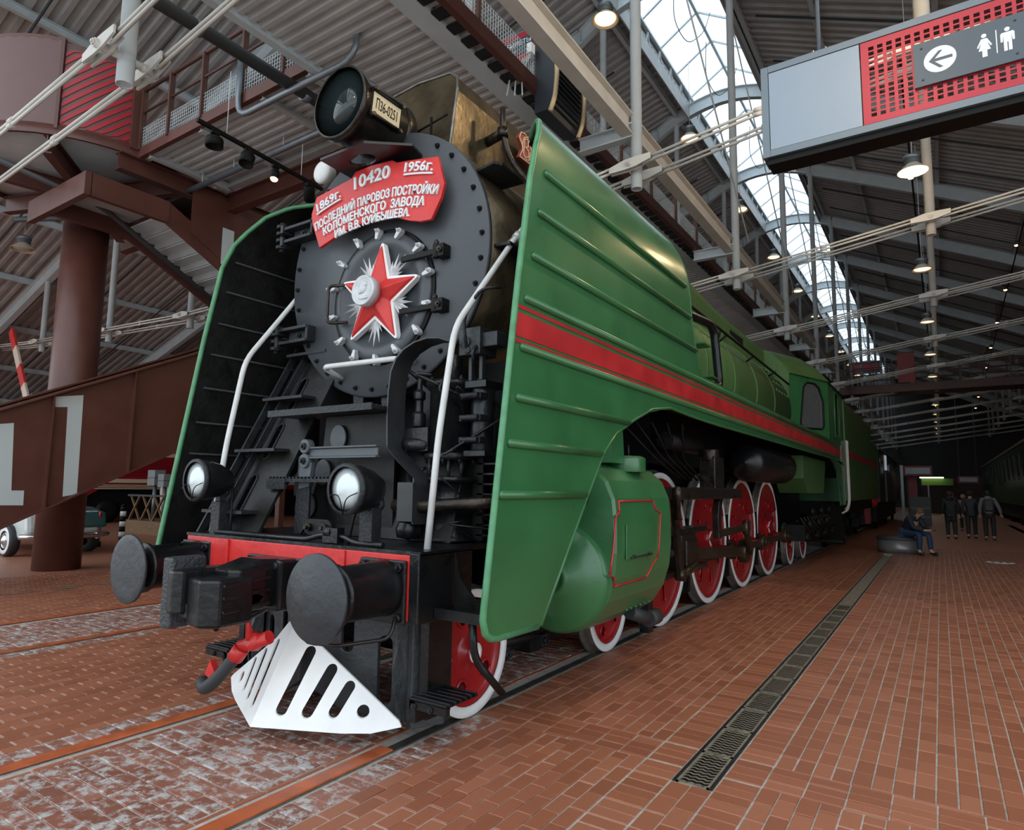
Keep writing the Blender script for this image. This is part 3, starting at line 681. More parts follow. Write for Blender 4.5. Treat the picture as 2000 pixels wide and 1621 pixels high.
# ================================================================ BIG HANGING SIGN
SY, SX0, SX1 = 2.0, 2.70, 6.2
sg = thing('direction_sign', 'large hanging restroom sign with blank grey panel and perforated red panel', 'sign', (4.4, SY, 4.25))
sz0, sz1 = 4.255, 5.016
fr_ = MB(); T = .055
fr_.box(SX0, SX0+T, SY, SY+.22, sz0, sz1).box(SX1-T, SX1, SY, SY+.22, sz0, sz1).box(SX0+T, SX1-T, SY, SY+.22, sz1-T, sz1).box(SX0+T, SX1-T, SY, SY+.22, sz0, sz0+T)
fr_.build('frame', 'signf', sg, bevel=.002)
MB().box(SX0+T+.004, 3.40, SY+.006, SY+.03, sz0+T+.004, sz1-T-.004).build('blank_panel', 'signg', sg)
MB().box(SX0+.03, SX1-.03, SY+.03, SY+.22, sz0-.05, sz0).build('light_trough', 'inkb', sg)
MB().box(SX0+T, 3.40, SY+.03, SY+.21, sz0+T, sz1-T).build('box_body', 'dgrey', sg)
pr = MB(); px0, px1, pz0, pz1 = 3.408, SX1-T, sz0+T+.004, sz1-T-.004; nx, nz = 46, 14
mx, mz = .04, .042; cw, ch = (px1-px0-2*mx)/nx, (pz1-pz0-2*mz)/nz
V = {}
def gq(a, b, c, d): pr.add([(a, SY+.006, c), (b, SY+.006, c), (b, SY+.006, d), (a, SY+.006, d), (a, SY+.012, c), (b, SY+.012, c), (b, SY+.012, d), (a, SY+.012, d)], [(0, 1, 2, 3), (7, 6, 5, 4), (0, 4, 5, 1), (2, 6, 7, 3), (1, 5, 6, 2), (3, 7, 4, 0)])
gq(px0, px0+mx, pz0, pz1); gq(px1-mx, px1, pz0, pz1); gq(px0+mx, px1-mx, pz0, pz0+mz); gq(px0+mx, px1-mx, pz1-mz, pz1)
for i in range(nx+1):
    x = px0+mx+i*cw; x0_, x1_ = max(x-.0115, px0+mx), min(x+.0115, px1-mx); gq(x0_, x1_, pz0+mz, pz1-mz)
    if i < nx:
        for j in range(nz+1): z = pz0+mz+j*ch; gq(x1_, px0+mx+(i+1)*cw-.0115, max(z-.006, pz0+mz), min(z+.006, pz1-mz))
pr.build('perforated_panel', 'signr', sg)
def pict():
    x0, x1, z0, z1 = 3.735, 4.36, 4.475, 4.80; pl = MB().box(x0, x1, SY-.02, SY-.008, z0, z1).build('pictogram_plate', 'signd2', sg)
    yy = SY-.0205
    f = lambda u, v, w: (x0+u, yy-w, z0+v)
    # arrow disc with the arrow cut out
    c = (.155, .165); R = .095
    ar = [(c[0]-.066, c[1]), (c[0]-.006, c[1]+.063), (c[0]+.018, c[1]+.063), (c[0]-.030, c[1]+.011), (c[0]+.072, c[1]+.011), (c[0]+.072, c[1]-.011), (c[0]-.030, c[1]-.011), (c[0]+.018, c[1]-.063), (c[0]-.006, c[1]-.063)]
    MB().plate(ring(*c, R, 40), [ar], f, .002).build('arrow_disc', 'wht', pl)
    w = (.405, .165)
    MB().prism([(x0+w[0]+a, z0+w[1]+b) for a, b in ((-.016, .05), (.016, .05), (.042, -.005), (.034, -.012), (.018, .02), (.034, -.035), (.014, -.035), (.014, -.082), (-.014, -.082), (-.014, -.035), (-.034, -.035), (-.018, .02), (-.034, -.012), (-.042, -.005))], 'xz', yy-.002, yy).build('woman_figure', 'wht', pl)
    MB().prism(ring(x0+w[0], z0+w[1]+.07, .015, 14), 'xz', yy-.002, yy).build('woman_head', 'wht', pl)
    MB().box(x0+.468, x0+.474, yy-.002, yy, z0+.085, z0+.25).build('divider', 'wht', pl)
    q = (.53, .165)
    MB().prism([(x0+q[0]+a, z0+q[1]+b) for a, b in ((-.03, .05), (.03, .05), (.038, .04), (.038, -.015), (.026, -.015), (.022, .03), (.022, -.082), (.003, -.082), (.003, -.02), (-.003, -.02), (-.003, -.082), (-.022, -.082), (-.022, .03), (-.026, -.015), (-.038, -.015), (-.038, .04))], 'xz', yy-.002, yy).build('man_figure', 'wht', pl)
    MB().prism(ring(x0+q[0], z0+q[1]+.07, .015, 14), 'xz', yy-.002, yy).build('man_head', 'wht', pl)
    b = MB()
    for u in (.05, .575):
        for v in (.045, .28): b.bolt(f(u, v, 0), (0, -1, 0), .008, .004)
    b.build('screws', 'dgrey', pl)
pict()
for x in (3.12, 5.8):
    MB().tube([(x, SY+.11, sz1), (x, SY+.11, 12)], .017, 8).build('suspension_rod', 'galv', sg)
    MB().box(x-.06, x+.06, SY+.07, SY+.15, sz1, sz1+.02).cyl((x-.045, SY+.11, sz1), (x-.045, SY+.11, sz1+.08), .008, n=6).cyl((x+.045, SY+.11, sz1), (x+.045, SY+.11, sz1+.08), .008, n=6).build('bracket', 'galv', sg)

# ================================================================ PENDANT LAMPS
def make_lamp(loc, label, group, wire=.8, lit=True, r=.23):
    t = thing('pendant_lamp', label, 'lamp', loc, 0, group)
    L = Vector(loc)
    MB().lathe([(.35*r, .62*r), (.55*r, .62*r), (.55*r, .95*r), (.6*r, .95*r), (.6*r, 1.25*r), (.2*r, 1.4*r), (0, 1.4*r)], L, (0, 0, 1), 18).build('housing', 'galv', t)
    MB().lathe([(.42*r, .62*r), (.7*r, .34*r), (.98*r, .05*r), (1.03*r, 0), (1.0*r, 0), (.66*r, .31*r), (.36*r, .6*r)], L, (0, 0, 1), 24, caps=False).build('shade', 'shade', t)
    MB().lathe([(0, .0), (.4*r, .03*r), (.78*r, .12*r), (.62*r, .3*r), (.3*r, .55*r), (0, .56*r)], L, (0, 0, 1), 18).build('bulb', 'bulb' if lit else 'shade', t)
    if wire: MB().tube([L+Vector((0, 0, 1.4*r)), L+Vector((0, 0, 1.4*r+wire))], .008, 5).build('wire', 'greyst', t)
    return t
la = make_lamp((-2.13, 9.38, 12.32), 'first warm pendant lamp from the front under the skylight', 'pendant lamps under the skylight', 2.2, r=.30)
for k in range(1, 10): copytree(la, loc=(-2.13, 9.38+6*k, 12.32), label=f'{ORD[k]} warm pendant lamp from the front under the skylight')
lb = make_lamp((3.62, 9.6, 7.2), 'first pendant lamp from the front beside the cream posts, right of the skylight', 'pendant lamps by the cream posts', 3.)
for k, nm in ((-1, 'pendant lamp of the cream post row hanging above the blank grey sign'), (-2, 'pendant lamp of the cream post row nearest the entrance, above the viewer')): copytree(lb, loc=(3.62, 9.6+6*k, 7.2), label=nm)
for k in range(1, 11): copytree(lb, loc=(3.62+.02*k, 9.6+6*k, 7.2), label=f'{ORD[k]} pendant lamp from the front beside the cream posts, right of the skylight')
make_lamp((-19.88, 4.6, 8.84), 'pendant lamp hanging alone at the far left beside the brown column', None, .4, lit=False, r=.34)
def spotlamp(loc, label, group):
    t = thing('spot_lamp', label, 'lamp', loc, 0, group); L = Vector(loc)
    MB().lathe([(0, .16), (.05, .16), (.07, .02), (.065, 0)], L, (0, 0, 1), 12, caps=False).build('housing', 'dgrey', t)
    MB().lathe([(0, -.04), (.05, -.02), (.062, .01), (0, .02)], L, (0, 0, 1), 12).build('bulb', 'spot', t); return t
sa = spotlamp((3.55, 12.5, 8.35), 'first small warm spotlight on the dark cable beside the cream posts', 'spotlights by the cream posts')
for k in range(1, 14): copytree(sa, loc=(3.55+.02*k, 12.5+3.2*k, 8.35-.05*k), label=f'{ORD[k]} small warm spotlight on the dark cable beside the cream posts')
sb = spotlamp((6.2, 18, 9.9), 'first small warm spotlight of the row at the far right', 'spotlights at the far right')
for k in range(1, 9): copytree(sb, loc=(6.2, 18+4.6*k, 9.9-.25*k), label=f'{ORD[k]} small warm spotlight of the row at the far right')
for x, za, zb in ((3.55, 8.5, 7.0), (6.2, 10.05, 7.0)):
    t = thing('light_cable', 'dark cable carrying small spotlights %s' % ('beside the cream posts' if x < 4 else 'at the far right'), 'cable', (x, 8, za)); MB().tube([(x, 8 if x < 4 else 14, za), (x+.2, 60, za-.6 if x < 4 else za-2.2)], .02, 6).build('cable_run', 'inkb', t)

for y in (9.6, 3.6, -2.4):                       # the light those lamps give
    ld = bpy.data.lights.new('lamp_light', 'POINT'); ld.energy = 130 if y == 3.6 else 60; ld.color = (1, .74, .42); ld.shadow_soft_size = .2
    lo_ = bpy.data.objects.new('lamp_light', ld); lo_.location = (3.62, y, 7.1); C.objects.link(lo_)
# ================================================================ LOCOMOTIVE
LO = thing('steam_locomotive', 'green streamlined steam locomotive with red star and smoke deflectors', 'locomotive', (0, 8, 0))
ZC, RS = 3.44, 1.10
# ---- smokebox
sb_ = MB().lathe([(RS-.015, 0), (RS-.015, 2.65)], (0, .556, ZC), (0, 1, 0), 64).build('smokebox', 'casing', LO)
fp = MB().lathe([(0, 0), (RS-.012, 0), (RS, .012), (RS, .035), (0, .035)], (0, .530, ZC), (0, 1, 0), 72).build('smokebox_front', 'smoke', LO)
b = MB()
for i in range(34):
    a = 2*PI*i/34+.05
    if 1.0 < a < 2.1: continue
    p = (1.035*math.cos(a), .530, ZC+1.035*math.sin(a)); b.cyl((p[0], .53, p[2]), (p[0], .523, p[2]), .022, n=12).bolt((p[0], .523, p[2]), (0, -1, 0), .016, .014)
b.build('rim_bolts', 'soot', fp, kind='stuff')
DX, DZC = .045, 3.155
dr = MB().lathe([(.0, .012), (.33, .014), (.375, .004), (.405, -.012), (.43, -.026), (.455, -.034), (.49, -.032), (.515, -.022), (.53, -.014), (.532, .02)], (DX, .516, DZC), (0, 1, 0), 64).build('smokebox_door', 'smoke', LO)
MB().lathe([(.535, -.012), (.548, -.020), (.56, -.012), (.56, .004), (.535, .004)], (DX, .526, DZC), (0, 1, 0), 64, caps=False).build('door_seal', 'soot', dr)
# clamps round the door
CL = [(740,.029,3.696),(782,.268,3.648),(699,-.213,3.659),(820,.479,3.483),(666,-.408,3.505),(840,.591,3.263),(646,-.522,3.291),(645,-.512,3.038),(839,.595,3.01),(662,-.39,2.816),(816,.485,2.803),(691,-.204,2.667),(775,.274,2.675),(734,.05,2.604)]
def clamp():
    b = MB(); P = [(.032*math.cos(t), .032*math.sin(t)) for t in [PI*k/8 for k in range(9)]]+[(-.020, -.085), (-.012, -.098), (.012, -.098), (.020, -.085)]
    n = len(P); b.add([(x, -.045, z) for x, z in P]+[(x, .02, z) for x, z in P], [tuple(range(n)), tuple(range(2*n-1, n-1, -1))]+[(i, (i+1) % n, n+(i+1) % n, n+i) for i in range(n)])
    b.cyl((0, -.045, .0), (0, -.058, 0), .022, n=12).bolt((0, -.058, 0), (0, -1, 0), .017, .016)
    me = b.build('door_clamp', 'silver', LO, bevel=.004, local=True); return me
c0 = clamp()
for i, (_, x, z) in enumerate(CL):
    c = c0 if i == 0 else c0.copy()
    if i: C.objects.link(c)
    a = math.atan2(x-DX, z-DZC); c.scale = (.72, .8, .72); c.location = (x, .486-8, z); c.rotation_euler = (0, a+random.uniform(-.25, .25), 0)
# door hinges on the right and hasp blocks
for z in (3.40, 2.98):
    h = MB().bar((.30, .462, z), (.66, .462, z+.0), .03, .045, (0, 0, 1)).cyl((.66, .455, z-.055), (.66, .455, z+.055), .028, n=12).box(.66, .74, .44, .53, z-.05, z+.05).build('door_hinge', 'soot', LO, bevel=.006)
    MB().bolt((.66, .455, z+.055), (0, 0, 1), .022, .02).bolt((.71, .44, z), (0, -1, 0), .022, .02).build('hinge_bolts', 'oily', h)
for z in (3.90, 2.95):                            # side brackets on the left rim
    h = MB(); h.box(-1.16, -.78, .43, .53, z-.075, z-.045).box(-1.16, -.78, .43, .53, z+.045, z+.075).box(-.80, -.77, .44, .53, z-.07, z+.07).box(-1.1, -.8, .505, .53, z-.05, z+.05)
    h.box(-1.19, -1.15, .42, .53, z-.10, z-.02).box(-1.19, -1.15, .42, .53, z+.02, z+.10)
    h = h.build('side_bracket', 'dull', LO, bevel=.006)
    k = MB()
    for q in (-.10, -.035, .03, .095): k.cyl((-1.22, .47, z+q-.015), (-1.22, .47, z+q+.015), .055, n=14)
    k.cyl((-1.22, .47, z-.14), (-1.22, .47, z+.14), .025, n=8); k.bolt((-.95, .505, z), (0, -1, 0), .022, .02); k.build('bracket_knuckle', 'dull', h)
MB().tube([(-.30, .47, 3.30), (-.47, .40, 3.30), (-.47, .40, 2.98), (-.30, .47, 2.98)], .014, 8, bend=.05).build('door_handle', 'oily', LO)
MB().tube([(-.40, .53, 2.52), (-.43, .35, 2.595), (.40, .35, 2.585), (.42, .5, 2.58)], .022, 10, bend=.06).build('grab_rail', 'rail', LO)
# ---- star with medallion and rays
SCX, SCZ, SR = .058, 3.146, .462
def starpts(R, r, rot=-.09):
    P = []
    for i in range(10):
        a = PI/2+rot-i*PI/5; q = R if i % 2 == 0 else r; P.append((SCX+q*math.cos(a), SCZ+q*math.sin(a)))
    return P
def roundtip(P, d):
    out = []
    for i, p in enumerate(P):
        if i % 2: out.append(p); continue
        a, b_ = Vector(P[i-1]), Vector(P[(i+1) % len(P)]); v = Vector(p)
        s0, s1 = v+(a-v).normalized()*d, v+(b_-v).normalized()*d
        for k in range(5):
            t = k/4; out.append(tuple(s0*(1-t)**2+v*2*t*(1-t)+s1*t*t))
    return out
sp = roundtip(starpts(SR, .190), .06)
star = MB().prism(sp, 'xz', .448, .500).build('star', 'white', LO, bevel=.004)
q = roundtip(starpts(SR*.90, .160), .05); n = len(q)
b = MB(); mid = [(SCX+(x-SCX)*.5, SCZ+(z-SCZ)*.5) for x, z in q]
def sy(i): return .447
V = [(x, .449, z) for x, z in q]+[(x, .437, z) for x, z in q]
# ridge pyramid: tips low, ridges from tips to centre, valleys low
P10 = starpts(SR*.90, .160); apex = len(V); 
b.add([(x, .449, z) for x, z in P10]+[(x, .432 if i % 2 == 0 else .437, z) for i, (x, z) in enumerate(P10)]+[(SCX, .345, SCZ)],
      [(i, (i+1) % 10, 10+(i+1) % 10, 10+i) for i in range(10)]+[(10+i, 10+(i+1) % 10, 20) for i in range(10)])
b.build('star_face', 'red', star, bevel=.012)
md = MB().lathe([(.120, .08), (.124, .03), (.120, .004), (.112, 0), (.103, .008), (0, .008)], (SCX-.0, .285, SCZ+.005), (0, 1, 0), 40).build('medallion', 'silver', star)
b = MB()
def ell(b, c, r, n=12):
    b.lathe([(math.sin(PI*k/6), -math.cos(PI*k/6)) for k in range(7)], (0, 0, 0), (0, 1, 0), n, caps=False); k = n*7
    for i in range(len(b.v)-k, len(b.v)): v = b.v[i]; b.v[i] = Vector((c[0]+v.x*r[0], c[1]+v.y*r[1], c[2]+v.z*r[2]))
ell(b, (SCX-.005, .294, SCZ+.025), (.042, .016, .052)); ell(b, (SCX+.012, .294, SCZ+.05), (.034, .014, .03)); ell(b, (SCX-.03, .293, SCZ-.005), (.016, .012, .022)); ell(b, (SCX+.01, .294, SCZ-.055), (.06, .010, .018))
b.build('relief', 'silver', md)
for i in range(5):                                # silver rays in the notches
    a0 = PI/2-.09-PI/5-i*2*PI/5
    for j, (da, L) in enumerate(((-.66, .13), (-.34, .20), (-.04, .23), (.28, .20), (.60, .13))):
        a = a0+da; bx, bz = SCX+.185*math.cos(a0), SCZ+.185*math.sin(a0); d = Vector((math.cos(a), 0, math.sin(a))); w = Vector((-d.z, 0, d.x))*.016; p = Vector((bx, .472, bz))
        MB().add([p-d*.02-w*.4, p+d*L*.35-w, p+d*L, p+d*L*.35+w, p-d*.02+w*.4, p+d*L*.35+Vector((0, -.018, 0))], [(0, 1, 5), (1, 2, 5), (2, 3, 5), (3, 4, 5), (4, 0, 5), (0, 4, 3, 2, 1)]).build('ray', 'silver', star)
# ---- red plaque
PY = .40
po = [(-.679, 4.135), (-.736, 3.993), (-.720, 3.90), (-.612, 3.664), (-.50, 3.695), (-.36, 3.735), (-.2, 3.762), (0, 3.772), (.15, 3.762), (.28, 3.735), (.36, 3.700), (.42, 3.675), (.54, 3.640), (.646, 3.633), (.735, 3.78), (.767, 3.886), (.695, 4.118), (.39, 4.172), (.27, 4.19), (.22, 4.222), (-.02, 4.245), (-.20, 4.238), (-.245, 4.195), (-.45, 4.165)]
pq = MB().prism(po, 'xz', PY, PY+.03).build('plaque', 'red', LO, bevel=.004)
MB().box(-.5, -.44, PY+.03, .55, 3.9, 3.96).box(.44, .5, PY+.03, .55, 3.9, 3.96).build('plaque_bracket', 'soot', LO)
AR = 2.3
def arc3(z0, x0=.015):
    def f(u, v, w):
        t = u/AR; return (x0+(AR+v)*math.sin(t), PY-.007-w, z0-AR+(AR+v)*math.cos(t))
    return f
def ptext(body, size, z0, width, u0=0., **k):
    vs, fs = textmesh(body, size, .007, **k); xs = [v.x for v in vs]; s = width/(max(xs)-min(xs)); mid_ = (max(xs)+min(xs))/2; f = arc3(z0)
    MB().add([f((v.x-mid_)*s+u0, v.y, v.z) for v in vs], fs).build('lettering', 'letter', pq)
ptext('10420', .150, 4.085, .40, -.01, bold=.003); ptext('1869г.', .105, 4.085, .30, -.52, bold=.002); ptext('1956г.', .105, 4.105, .30, .50, bold=.002)
ptext('ПОСЛЕДНИЙ ПАРОВОЗ ПОСТРОЙКИ', .100, 3.918, 1.38, .01, bold=.002)
ptext('КОЛОМЕНСКОГО  ЗАВОДА', .098, 3.826, 1.14, .0, bold=.002)
ptext('ИМ. В.В. КУЙБЫШЕВА.', .092, 3.742, .84, .0, bold=.002)
for u0 in (-.52, .50):
    f = arc3(4.055 if u0 < 0 else 4.075); MB().add([f(u0-.15+.30*k/4, v, w) for w in (0, .01) for k in range(5) for v in (0, .014)], [(2*k, 2*k+1, 2*k+3, 2*k+2) for k in range(4)]+[(10+2*k, 12+2*k, 13+2*k, 11+2*k) for k in range(4)]+[(2*k, 2*k+2, 12+2*k, 10+2*k) for k in range(4)]).build('underline', 'letter', pq)
# ---- headlamp
hx, hy, hz = 0., .02, 4.590
hl = MB().lathe([(.27, .05), (.27, .58), (.258, .62), (.22, .66), (.18, .72), (0, .74)], (hx, hy, hz), (0, 1, .0), 48, caps=False).build('headlamp', 'lampk', LO)
MB().lathe([(.272, .0), (.286, .0), (.292, .02), (.292, .07), (.275, .08), (.270, .06)], (hx, hy, hz), (0, 1, 0), 48, caps=False).build('lamp_rim', 'oily', hl)
MB().lathe([(0, .020), (.276, .022)], (hx, hy, hz), (0, 1, 0), 40).build('lamp_glass', 'dglass', hl)
MB().lathe([(.272, .50), (.282, .52), (.272, .56)], (hx, hy, hz), (0, 1, 0), 48, caps=False).build('band', 'oily', hl)
an = -.12                                          # number plate on the right flank
un = Vector((math.cos(an), 0, math.sin(an))); vt = Vector((-math.sin(an), 0, math.cos(an)))
def onb(u, v, w): return Vector((hx, hy+.09+u*.72, hz-.01))+un*(.292+w)+vt*v
def qbox(b, u0, u1, v0, v1, w0, w1): b.add([onb(u, v, w) for w in (w0, w1) for u, v in ((u0, v0), (u1, v0), (u1, v1), (u0, v1))], [(0, 3, 2, 1), (4, 5, 6, 7), (0, 1, 5, 4), (1, 2, 6, 5), (2, 3, 7, 6), (3, 0, 4, 7)]); return b
qbox(MB(), -.02, .42, -.10, .10, -.03, -.004).build('plate_frame', 'soot', hl, bevel=.004)
npl = qbox(MB(), 0, .40, -.078, .078, -.004, .002).build('number_plate', 'cream', hl)
text('П36-0251', .115, .001, lambda u, v, w: onb(.20+u, v-.040, .004+w), 'inkb', npl, xs=.72)
b = MB()
for v in (-.10, .10):
    b.tube([onb(.02, v, .02), onb(.38, v, .02)], .012, 6)
    for u in (.0, .40): b.cyl(onb(u, v, -.02), onb(u, v, .035), .016, n=8)
b.build('plate_hinges', 'oily', hl)
MB().box(-.16, .16, .42, .72, 4.24, 4.36).build('lamp_pedestal', 'soot', LO)
f3 = lambda u, v, w: (u, v, 4.25+w)
MB().plate([(-.32, .13), (.18, .13), (.47, .36), (.42, .54), (-.34, .54)], [ring(-.02, .31, .13, 20, .085)], f3, .02).build('lamp_shelf', 'redblack', LO)
for s, r in ((-1, .10),):                # small round side lamps on the smokebox front
    l_ = MB().lathe([(.0, 0), (.07, .01), (r, .03), (r*1.05, .05), (r*.8, .14), (0, .18)], (s*.80, .50, 4.46), (0, 1, 0), 24).build('marker_lamp', 'white' if s < 0 else 'soot', LO)
# ---- casing on top of the smokebox
PR = [(-.50, 4.15), (-.50, 4.98), (-.47, 5.12), (-.38, 5.21), (0, 5.25), (.38, 5.21), (.47, 5.12), (.50, 4.98), (.50, 4.15)]
def loft(secs, name, m, par, smooth=False, cap=True, bevel=0, kind=None):
    b = MB(); n = len(secs[0])
    for s in secs: b.v += [Vector(p) for p in s]
    for j in range(len(secs)-1):
        for i in range(n-1): b.f.append((j*n+i, j*n+i+1, (j+1)*n+i+1, (j+1)*n+i)); b.sm.append(smooth)
    if cap: b.f += [tuple(range(n)), tuple(range((len(secs)-1)*n, len(secs)*n))]; b.sm += [False, False]
    return b.build(name, m, par, bevel)
def cas(y, dz=0, tilt=0): return [(x, y+tilt*max(0, z-4.45), z+dz*max(0, (z-4.15))) for x, z in PR]
cz = loft([cas(.735, 0, .24), cas(1.2, 0, .1), cas(2.0), cas(3.22, -.02)], 'chimney_casing', 'casing', LO)
MB().tube([(x, .735+.24*max(0, z-4.45)-.005, z) for x, z in PR], .014, 6).build('casing_bead', 'steel', cz)
b = MB()
for x in (-.46, -.2, .46): b.bolt((x, .735-.01+.0, 4.40), (0, -1, 0), .02, .015)
b.build('casing_bolts', 'oily', cz)
MB().bar((.02, .74, 4.62), (.50, .74, 4.70), .012, .012).bar((.33, .73, 4.55), (.33, .73, 4.72), .02, .012, (0, 1, 0)).build('casing_strap', 'soot', cz)
# valve and pipe on the casing's flank
MB().tube([(.50, 1.30, 4.72), (.70, 1.25, 4.72)], .045, 10).tube([(.70, 1.25, 4.95), (.70, 1.25, 4.70), (.73, 1.35, 4.48), (.98, 1.6, 4.12), (1.08, 1.7, 4.02)], .026, 10, bend=.12).build('vent_pipe', 'oily', LO)
MB().lathe([(.05, -.04), (.05, .04)], (.70, 1.25, 4.72), (0, 0, 1), 12).lathe([(.045, -.04), (.045, .04)], (1.05, 1.67, 4.05), (1, 1, -1), 10).build('pipe_union', 'oily', LO)
MB().prism([(.80, .62), (1.10, .56), (1.14, .62), (1.12, .95), (.78, .95)], 'xy', 4.02, 4.04).build('step_bracket', 'dull', LO)
MB().prism([(.98, .60), (1.22, .62), (1.20, .95), (.95, .95)], 'xy', 3.40, 3.42).build('step_bracket', 'dull', LO)
# maker's badge on the flank: winged red plate with looped monogram
bx_ = .93
def bd(u, v, w): return Vector((.60+w, 1.64+u, 4.82+v*.85))
bp_ = [(-.02, -.15), (.04, -.02), (-.03, .07), (.0, .14), (.07, .155), (.10, .14), (.12, .15), (.50, .15), (.50, -.15)]
bdg = MB().plate(bp_, [], bd, .035).build('makers_badge', 'badge', LO)
MB().tube([bd(u, v, .04) for u, v in bp_+bp_[:1]], .007, 5).build('badge_border', 'badgec', bdg)
MB().tube([bd(.10+.075*math.cos(t), .0+.13*math.sin(t), .04) for t in [2*PI*k/20 for k in range(21)]], .008, 5).build('badge_oval', 'badgec', bdg)
MB().tube([bd(u, v, .04) for u, v in ((.05, -.09), (.06, .10), (.12, .11), (.13, .03), (.07, .01), (.14, -.02), (.14, -.09), (.09, -.10))], .008, 5, bend=.04).build('badge_monogram', 'badgec', bdg)
for k, tx in enumerate(('МИНИСТЕРСТВО', 'ЗАВОД', 'ИМ. КУЙБЫШЕВА')): text(tx, .06, .002, lambda u, v, w, k=k: bd(.20+u, .06-.085*k+v, .038+w), 'badgec', bdg, align='LEFT', xs=.75)
for k in (.045, -.04): MB().tube([bd(.19, k, .038), bd(.54, k, .038)], .004, 4).build('badge_rule', 'badgec', bdg)

# ---- boiler and cladding behind the deflectors
bo = MB().lathe([(1.07, 0), (1.07, 8.9)], (0, 3.2, 3.42), (0, 1, 0), 64).build('boiler', 'green2', LO)
b = MB()
for y in (4.4, 5.9, 7.4, 8.9, 10.4): b.lathe([(1.072, -.03), (1.085, -.025), (1.085, .025), (1.072, .03)], (0, y, 3.42), (0, 1, 0), 64, caps=False)
b.build('boiler_bands', 'green2', bo)
def cas2(y, t): return [(x*(1.0+.25*(1-t)), y, 4.15+(z-4.15)*t) for x, z in PR]
loft([cas2(3.22, .97), cas2(6.3, .95), cas2(7.0, .88), cas2(8.2, .78), cas2(9.0, .74), cas2(11.2, .72), cas2(12.4, .74)], 'boiler_casing', 'green2', LO)
b = MB()
for i in range(6): b.box(.535, .565, 9.2+i*.16, 9.27+i*.16, 4.45, 4.68)
b.build('casing_vents', 'inkb', LO)
MB().prism([(8.3, 4.25), (10.9, 4.25), (10.9, 4.42), (8.5, 4.55)], 'yz', .57, .62).build('casing_door', 'green2', LO)
MB().tube([(1.02, 3.9, 4.15), (1.06, 6.5, 4.08), (1.06, 12.0, 3.98)], .022, 8).build('boiler_rail', 'soot', LO)
b = MB()
for y in (5.2, 7., 8.8, 10.6): b.tube([(.9, y, 3.95), (1.06, y, 4.06)], .018, 6)
b.build('rail_brackets', 'soot', LO)
b = MB()
for i in range(5):
    for j in range(4): a = .25+.17*j; b.cyl((1.07*math.cos(a), 10.7+i*.28, 3.42+1.07*math.sin(a)), (1.10*math.cos(a), 10.7+i*.28, 3.42+1.10*math.sin(a)), .035, n=8)
b.build('stay_bolts', 'green2', bo, kind='stuff')
# feed pipe with valve on the flank
MB().tube([(1.05, 3.55, 3.78), (1.20, 4.1, 3.78), (1.35, 5.1, 3.78), (1.36, 5.25, 3.70), (1.40, 5.3, 3.0), (1.40, 5.1, 2.93), (1.36, 3.7, 2.93)], .055, 12, bend=.16).build('feed_pipe', 'black', LO)
fv = MB().lathe([(.09, 0), (.09, .14), (.11, .14), (.11, .2), (0, .22)], (1.2, 4.05, 3.86), (0, 0, 1), 16).lathe([(.06, -.2), (.08, -.15), (.08, .1), (.05, .18)], (1.18, 3.9, 3.82), (.2, 1, 0), 12).build('feed_valve', 'dull', LO)
MB().tube([(1.15, 3.8, 3.9), (1.2, 3.72, 4.12)], .02, 6).build('valve_stem', 'oily', fv)
MB().lathe([(.085, -.012), (.10, 0), (.085, .012), (.07, 0), (.085, -.012)], (1.2, 3.72, 4.12), (.2, -.3, 1), 18, caps=False).build('handwheel', 'redw', fv)
MB().tube([(1.08, 3.5, 3.85), (1.12, 3.4, 4.3), (1.0, 3.3, 4.7)], .025, 8).build('steam_pipe', 'oily', LO)
for y, z in ((4.75, 3.42), (5.05, 3.05)): MB().box(1.0, 1.42, y-.14, y+.14, z, z+.025).box(1.0, 1.05, y-.14, y+.14, z-.12, z).build('foot_step', 'green', LO, bevel=.006)
M['coupgrey'] = mat('coupler_worn', (.028, .031, .036), .45, bump=.6, bscale=45, var=.3, vscale=14)
M['bufgrey'] = mat('buffer_face', (.022, .0255, .030), .42, bump=.35, bscale=14, var=.18, vscale=9)
M['pilot'] = mat('pilot_white', (.83, .83, .82), .42, var=.05, vscale=6, dirt_sheen=((.60, .56, .50), 7, .68))
M['stairk'] = mat('worn_black_plate', (.0095, .009, .0085), .45, spec=.3, bump=.2, bscale=18, var=.35, vscale=7, dirt_sheen=((.026, .020, .015), 6, .62))
M['holep'] = mat('grey_cover_plate', (.070, .080, .090), .45, bump=.2, bscale=20, var=.15)
# ---- smoke deflectors with the skirt that runs back to the cab
XD = 1.68
